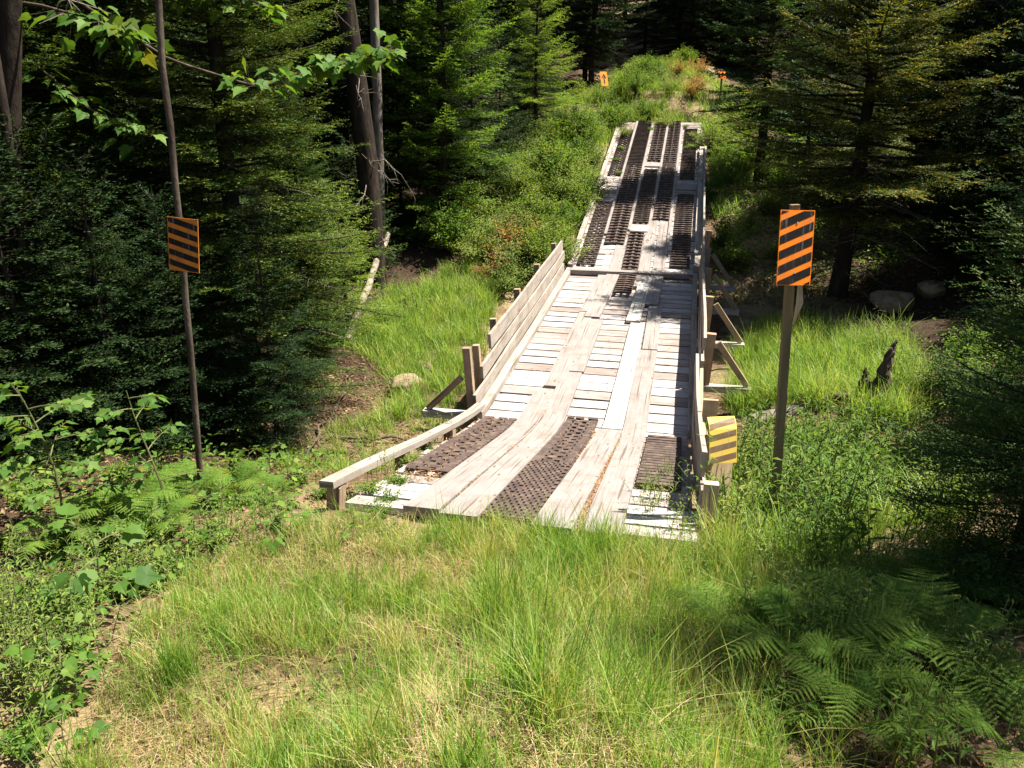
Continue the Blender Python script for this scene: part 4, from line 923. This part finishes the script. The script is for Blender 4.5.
# named trees -------------------------------------------------
def T(e, px, py=None, y=None, rz=0, s=1.0):
    if y is None: q = G(px, py)
    else:
        c = at_y(px, 300, y); q = (c[0], y, gz(c[0], y))
    e.location = (q[0], q[1], q[2] - .05); e.rotation_euler[2] = rz; e.scale = (s,) * 3; return e
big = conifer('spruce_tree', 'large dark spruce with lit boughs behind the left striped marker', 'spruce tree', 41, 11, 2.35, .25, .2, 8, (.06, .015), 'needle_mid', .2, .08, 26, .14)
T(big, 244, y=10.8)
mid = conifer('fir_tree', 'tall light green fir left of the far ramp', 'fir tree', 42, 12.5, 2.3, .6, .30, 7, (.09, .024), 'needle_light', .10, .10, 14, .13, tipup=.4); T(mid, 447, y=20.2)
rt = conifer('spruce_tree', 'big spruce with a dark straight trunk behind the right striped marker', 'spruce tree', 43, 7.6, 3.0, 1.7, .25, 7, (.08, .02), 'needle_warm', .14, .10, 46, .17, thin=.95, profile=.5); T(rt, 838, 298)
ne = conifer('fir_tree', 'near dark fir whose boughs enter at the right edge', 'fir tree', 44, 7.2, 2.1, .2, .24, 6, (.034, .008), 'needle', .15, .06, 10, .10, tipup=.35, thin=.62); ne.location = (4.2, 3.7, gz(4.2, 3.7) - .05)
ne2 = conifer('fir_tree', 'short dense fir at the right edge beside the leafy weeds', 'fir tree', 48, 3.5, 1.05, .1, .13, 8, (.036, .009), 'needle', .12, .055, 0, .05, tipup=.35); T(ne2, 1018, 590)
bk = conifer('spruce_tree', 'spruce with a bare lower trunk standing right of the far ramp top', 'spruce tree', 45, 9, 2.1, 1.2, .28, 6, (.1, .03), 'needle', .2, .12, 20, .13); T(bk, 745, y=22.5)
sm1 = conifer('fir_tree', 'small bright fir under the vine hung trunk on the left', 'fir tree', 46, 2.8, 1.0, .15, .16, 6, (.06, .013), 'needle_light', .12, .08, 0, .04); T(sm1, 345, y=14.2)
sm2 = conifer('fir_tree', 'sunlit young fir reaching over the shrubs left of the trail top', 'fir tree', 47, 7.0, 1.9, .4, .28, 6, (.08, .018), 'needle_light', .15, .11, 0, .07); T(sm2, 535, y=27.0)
# bare trunks
USED.add(big.name); USED.add(mid.name); USED.add(YSB.name) if 'YSB' in globals() else None
for px, yy, k, a_, lab in ((50, 9.6, .8, 1.0, 'dark spruce with low boughs near the left edge of the view'), (140, 10.2, .7, 2.4, 'dark spruce behind the thin trunk with the left marker'),
                           (305, 12.4, .42, .7, 'short full spruce at the edge of the left clearing')):
    c_ = at_y(px, 300, yy); place(big, (c_[0], yy, gz(c_[0], yy) - .05), a_, k, lab)
b = at_y(372, 210, 17.0); b[2] = gz(b[0], 17.0); t1 = at_y(345, 0, 17.0)
vt = bare_trunk('dead_tree', 'thick grey trunk hung with dead twigs left of the light fir', [b, at_y(366, 150, 17), t1, t1 + (t1 - b) * .9], [.24, .17], 'bark_dark', 26, 5)
b = at_y(379, 215, 18.5); b[2] = gz(b[0], 18.5); t1 = at_y(374, 0, 18.5); bare_trunk('dead_tree', 'thin pale snag close beside the thick grey trunk', [b, t1, t1 + (t1 - b) * .7], [.12, .08], 'deadwood', 6, 6)
b = at_y(22, 470, 8.6); b[2] = gz(b[0], 8.6); t1 = at_y(10, 0, b[1]); bare_trunk('dark_tree', 'thick dark trunk at the extreme left of the view', [b, t1, t1 + (t1 - b) * 1.3], [.12, .10], 'bark_dark', 0, 7)
b = at_y(52, 420, 8.2); b[2] = gz(b[0], 8.2); t1 = at_y(18, 200, 8.2); bare_trunk('dark_tree', 'slim leaning dark trunk in the left shade', [b, t1, t1 + (t1 - b) * 1.8], [.065, .045], 'bark_dark', 3, 8)
b = at_y(122, 330, 11.5); b[2] = gz(b[0], 11.5); t1 = at_y(98, 60, 11.5); bare_trunk('dark_tree', 'dark upright trunk between the left edge and the thin marker trunk', [b, t1, t1 + (t1 - b)], [.11, .09], 'bark_dark', 10, 9)
# maple whose leafy branch hangs into the picture at the upper left
def maple_branch_tree():
    r = np.random.default_rng(77); y0 = 9.0
    b = at_y(-40, 420, y0); b[2] = gz(b[0], y0); e = empty('maple_tree', tuple(b), 0, 'maple with a sunlit leafy branch hanging across the upper left', 'maple tree'); tm, lm = MB(), MB()
    top = arr([.3, .2, 7.0]); tm.tube([(0, 0, -.3), (.1, 0, 2), (.2, .1, 4.5), top], [.10, .08, .06, .03], 8)
    br = [[(.2, .1, 4.0)] + [tuple(at_y(px, py, yy) - b) for px, py, yy in ((60, -10, 9.0), (170, 60, 9.2), (260, 88, 9.4), (330, 62, 9.5), (392, 48, 9.6))],
          [(.2, .1, 4.4)] + [tuple(at_y(px, py, yy) - b) for px, py, yy in ((40, 5, 8.6), (95, 20, 8.4), (150, 45, 8.4))],
          [(.25, .1, 5.0)] + [tuple(at_y(px, py, yy) - b) for px, py, yy in ((90, -40, 9.6), (190, -5, 9.8), (280, 8, 10.0))],
          [(.1, 0, 3.4)] + [tuple(at_y(px, py, yy) - b) for px, py, yy in ((30, 60, 9.2), (90, 110, 9.3), (150, 135, 9.4))]]
    for i, P in enumerate(br):
        P = arr(P); k = np.linspace(0, 1, len(P)); q = np.linspace(0, 1, 24); Q = np.stack([np.interp(q, k, P[:, j]) for j in range(3)], 1); tm.tube(Q, .022 * (1 - .85 * q), 5)
        for j in range(120 if i == 0 else 55):
            u = r.uniform(.3, 1) ** (.55 if i == 0 else .7); c = np.array([np.interp(u, q, Q[:, z]) for z in range(3)]); pd = unit(r.normal(0, 1, 3) * arr([1, .8, .45])); l = r.uniform(.04, .26); tm.tube([c, c + pd * l], .0025, 3)
            add_lobed(lm, c + pd * l, unit(arr([pd[0], pd[1], -.35])), unit(arr([0, 0, 1]) + r.normal(0, .35, 3)), r.uniform(.10, .19))
    tm.build('trunk', M['bark'], e, smooth=True); lm.build('leaves', M['maple'], e)
maple_branch_tree()

# the wood behind: every tree a thing with trunk and crown
LIT = [at_y(604, 79, 33.0), at_y(604, 70, 33.0), at_y(540, 60, 27.0), at_y(560, 90, 27.0)]
for s_ in np.arange(0, 23.6, .7):
    for t_ in (-1.2, -.5, .2, .9):
        if s_ > 12.4 and t_ > .6 and s_ < 18: continue
        LIT.append(bp(s_, t_, .05))
for s_ in np.arange(24.5, 35, 1.2):
    for t_ in (-2.2, -1, .2):
        q = bp(s_, t_); LIT.append(arr([q[0], q[1], gz(q[0], q[1]) + .5]))
for px in range(350, 490, 28):
    for py in range(300, 440, 26): LIT.append(G(px, py) + arr([0, 0, .2]))
for px in range(735, 930, 26):
    for py in range(345, 430, 22): LIT.append(G(px, py) + arr([0, 0, .35]))
for px in range(715, 900, 30):
    for py in range(450, 570, 30): LIT.append(G(px, py) + arr([0, 0, .35]))
for px in range(0, 640, 60):
    for py in range(480, 760, 45): LIT.append(G(px, py) + arr([0, 0, .3]))
for px in (500, 530, 560, 590):
    for py in (120, 160, 200, 240): LIT.append(G(px, py) + arr([0, 0, .8]))
for z_ in (2, 3.5, 5, 6.5):
    for dx_, dy_ in ((.9, .4), (1.1, -.4), (.2, -1.2)): LIT.append(arr(mid.location) + arr([dx_, dy_, z_])); LIT.append(arr(big.location) + arr([dx_ * 1.3, dy_ * 1.3, z_ * .8]))
for px, py in ((392, 48), (340, 60), (280, 85), (200, 70)): LIT.append(at_y(px, py, 9.5))
LIT = np.array(LIT); SXY = np.array([math.sin(SUN_AZ), math.cos(SUN_AZ)])
def shades(x, y, g, H, Rd, frac=1):
    d = (x - LIT[:, 0]) * SXY[0] + (y - LIT[:, 1]) * SXY[1]; pr_ = np.abs((x - LIT[:, 0]) * SXY[1] - (y - LIT[:, 1]) * SXY[0])
    hh = LIT[:, 2] + d * math.tan(SUN_EL) - g; dist = np.hypot(x - LIT[:, 0], y - LIT[:, 1])
    b_ = (hh > 0) & (hh < H) & (d > -Rd) & (pr_ < Rd * (1 - hh / H) ** .8 + .1) & (np.abs(d) < H)
    # crown depth along the ray
    for k in np.linspace(-Rd, Rd, 7):
        h2 = LIT[:, 2] + (d + k) * math.tan(SUN_EL) - g; rr = np.hypot(pr_, k); b_ |= (d + k > 0) & (h2 > 0) & (h2 < H) & (rr < Rd * np.clip(1 - h2 / H, 0, 1) ** .8)
    return b_.sum() >= frac
BPH = ((14, 2.7), (12, 2.5), (16, 2.9), (11, 2.3), (15, 2.7))
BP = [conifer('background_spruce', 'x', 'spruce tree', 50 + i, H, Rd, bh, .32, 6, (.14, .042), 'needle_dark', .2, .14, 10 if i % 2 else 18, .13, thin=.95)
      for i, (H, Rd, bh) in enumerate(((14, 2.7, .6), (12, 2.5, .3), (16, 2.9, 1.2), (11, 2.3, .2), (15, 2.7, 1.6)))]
def ok_tree(x, y, m):
    s, t = st_of(x, y); return not (s > -8 and s < 44 and abs(t + (0 if s < 30 else 0)) < m)
r = np.random.default_rng(19); spots = []
named = [o.location for o in (big, mid, rt, bk, sm2)]
def try_spot(x, y, dmin, m):
    if not ok_tree(x, y, m): return
    if any((x - a) ** 2 + (y - b_) ** 2 < dmin ** 2 for a, b_ in spots): return
    if any((x - l.x) ** 2 + (y - l.y) ** 2 < 1.7 ** 2 for l in named): return
    spots.append((x, y))
for _ in range(5000):
    y = r.uniform(3, 62); x = r.uniform(-.95 * y - 7, .95 * y + 7); s, t = st_of(x, y)
    m = 6.2 if t > 0 else 6.0
    if s > 17: m = 4.6
    if s > 36: m = 2.2 if s < 40 else 0
    if y < 9 and abs(x) < 8: continue
    if t < 0 and 7 < y < 18 and t > -6.6: continue
    try_spot(x, y, 2.0 if y < 26 else 2.5, m)
for (x, y) in spots[:230]:
    lf = 'left' if st_of(x, y)[1] < 0 else 'right'; deep = y > 30
    lab = ('dark spruce deep in the wood beyond the trail top' if deep else f'dark spruce in the wood on the {lf} of the bridge'); grp = 'spruces deep in the wood' if deep else f'spruces {lf} of the bridge'
    ch = None
    for _k in range(12):
        i_, sc_ = int(r.integers(5)), r.uniform(.8, 1.25) * (1 - .035 * _k)
        if not shades(x, y, gz(x, y), BPH[i_][0] * sc_, BPH[i_][1] * sc_): ch = (i_, sc_); break
    if ch is None: continue
    place(BP[ch[0]], (x, y, gz(x, y) - .1), r.uniform(0, 6.28), ch[1], lab, grp, (r.normal(0, .02), r.normal(0, .02)))
# young spruces that close the wood down to the ground
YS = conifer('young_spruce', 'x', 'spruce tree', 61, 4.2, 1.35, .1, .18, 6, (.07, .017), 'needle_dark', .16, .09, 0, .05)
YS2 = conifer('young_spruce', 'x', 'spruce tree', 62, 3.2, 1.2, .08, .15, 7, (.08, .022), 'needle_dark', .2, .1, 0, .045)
r = np.random.default_rng(29); ysp = []
for _ in range(4000):
    y = r.uniform(7, 34); x = r.uniform(-.75 * y - 1, .75 * y + 1); s_, t_ = st_of(x, y)
    if not ok_tree(x, y, 4.3 if (s_ > 15) else (6.6 if t_ > 0 else 5.0)): continue
    if t_ < 0 and y < 19 and t_ > -(3.6 + .12 * y): continue
    if any((x - a_) ** 2 + (y - b_) ** 2 < 1.9 for a_, b_ in ysp): continue
    ysp.append((x, y))
for x, y in ysp[:150]:
    lf = 'left' if st_of(x, y)[1] < 0 else 'right'
    if shades(x, y, gz(x, y), 4.2, 1.3): continue
    place(YS if r.random() < .5 else YS2, (x, y, gz(x, y) - .08), r.uniform(0, 6.28), r.uniform(.6, 1.25), f'young spruce filling the understorey on the {lf} of the bridge', f'young spruces {lf} of the bridge', (r.normal(0, .03), r.normal(0, .03)))
for px, yy, k, lab in ((100, 8.3, .8, 'young spruce standing left of the thin marker trunk'), (262, 9.2, .72, 'young spruce right of the thin marker trunk'), (12, 7.7, .85, 'young spruce at the left edge behind the maple saplings'), (165, 8.9, .75, 'young spruce close behind the thin marker trunk')):
    c_ = at_y(px, 300, yy); place(YS, (c_[0], yy, gz(c_[0], yy) - .06), yy * 3, k, lab)
# trees that shade the right foreground
for x, y, s in ((7.6, 4.6, .8), (8.6, 8.3, .85)):
    place(BP[3], (x, y, gz(x, y) - .1), r.uniform(0, 6), s, 'dark conifer close at the right, shading the ferns', 'conifers at the right edge')

# ================================================================ ROCKS, LOGS, STUMP
def rock(name, label, loc, sz, seed, rz=0):
    import bmesh
    bm = bmesh.new(); bmesh.ops.create_icosphere(bm, subdivisions=4, radius=1.0); r = np.random.default_rng(seed)
    pl = [(unit(r.normal(0, 1, 3)), r.uniform(.62, .95)) for _ in range(12)]
    for v in bm.verts:
        p = arr(v.co)
        for n_, d_ in pl:
            k = p @ n_ - d_
            if k > 0: p = p - n_ * k * .85
        p = p * (1 + .03 * math.sin(p[0] * 9 + seed) * math.sin(p[1] * 7) + .02 * math.sin(p[2] * 17)); v.co = p * arr(sz)
    me = bpy.data.meshes.new(name); bm.to_mesh(me); bm.free(); me.materials.append(M['rock'])
    for p in me.polygons: p.use_smooth = True
    o = bpy.data.objects.new(name, me); C.objects.link(o); o.location = loc; o.rotation_euler[2] = rz; return tag(o, label, 'rock')
def rk(px, py, sz, seed, label, up=.3):
    q = G(px, py); return rock('boulder', label, (q[0], q[1], q[2] + sz[2] * up), sz, seed, seed)
rk(404, 393, (.36, .28, .24), 1, 'pale rounded boulder in the hollow left of the bridge')
rk(424, 371, (.18, .15, .13), 2, 'small pale rock just behind the rounded boulder')
rk(398, 415, (.2, .2, .1), 3, 'flat stone below the rounded boulder')
rk(890, 306, (.55, .4, .28), 4, 'grey boulder in the dark shade on the right')
rk(930, 296, (.3, .3, .2), 5, 'lower grey rock beside the shaded boulder on the right')
rk(500, 262, (.22, .2, .16), 6, 'small rock in the brown patch of the left bank')
def log(name, label, a, b_, r0, r1, mat, seed, cat='log', jag=.02):
    r = np.random.default_rng(seed); a, b_ = arr(a), arr(b_); e = a.copy(); q = np.linspace(0, 1, 12); P = np.outer(q, b_ - a) + r.normal(0, jag, (12, 3)) * np.sin(q * math.pi)[:, None]
    m_ = MB(); m_.tube(P, np.interp(q, [0, 1], [r0, r1]) * r.uniform(.9, 1.1, 12), 9); o = m_.build(name, M[mat], smooth=True); o.location = e; return tag(o, label, cat)
a = G(348, 347) + arr([0, 0, .10]); m1 = G(372, 290) + arr([0, 0, .3]); log('fallen_log', 'pale peeling log lying up the slope on the left', a, at_y(388, 234, a[1] + 4.6), .075, .06, 'birch', 1)
a, b_ = G(752, 428), G(860, 403); log('fallen_log', 'grey fallen log in front of the stump on the right', a + arr([0, 0, .08]), b_ + arr([0, 0, .1]), .09, .07, 'deadwood', 2, jag=.03)
a, b_ = G(770, 418), G(850, 410); log('fallen_log', 'thinner dark log beside the grey one on the right', a + arr([0, 0, .10]), b_ + arr([0, 0, .2]), .05, .06, 'bark', 3, jag=.03)
for i, (p0, p1) in enumerate((((215, 450), (400, 425)), ((300, 405), (380, 440)), ((330, 440), (455, 445)), ((240, 430), (320, 470)), ((345, 395), (300, 470)))):
    a, b_ = G(*p0), G(*p1); o = log('fallen_branch', 'brown fallen branch in the hollow left of the bridge', a + arr([0, 0, .02]), b_ + arr([0, 0, .03]), .022, .009, 'bark', 10 + i, 'branch', .03); o['group'] = 'branches in the left hollow'
q = G(868, 415); e = empty('stump', tuple(q), 0, 'dark split stump with a tall jagged splinter right of the striped post', 'stump')
rs = np.random.default_rng(3)
def splinter(name, pts, rad, k=9):
    m_ = MB(); pts = arr(pts); q = np.linspace(0, 1, 14); kk = np.linspace(0, 1, len(pts)); P = np.stack([np.interp(q, kk, pts[:, i]) for i in range(3)], 1); m_.tube(P, np.interp(q, kk, rad), k)
    v = m_.v[0]; v += rs.normal(0, .013, v.shape); o = m_.build(name, M['bark'], e); return o
splinter('base', [(0, 0, -.2), (0, 0, .1), (-.02, 0, .3), (-.05, .02, .42)], [.26, .18, .15, .07], 13)
splinter('splinter', [(.06, 0, .1), (.12, 0, .5), (.17, .02, .85), (.22, .02, 1.0)], [.12, .10, .05, .012]); splinter('splinter', [(-.08, .03, .1), (-.10, .03, .45), (-.12, .03, .62)], [.09, .06, .012], 7)
splinter('splinter', [(.02, -.06, .1), (.03, -.07, .4), (.06, -.06, .55)], [.08, .05, .01], 7)
for px, py, k in ((850, 422, .5), (885, 425, .55), (868, 430, .45), (900, 412, .5)):
    qq = G(px, py); place(WEED, tuple(qq), r.uniform(0, 6), k, 'small weed growing against the foot of the split stump', 'weeds at the stump')
for pr in PROTOS + BP:
    if pr.name not in USED: print('unused', pr.name)
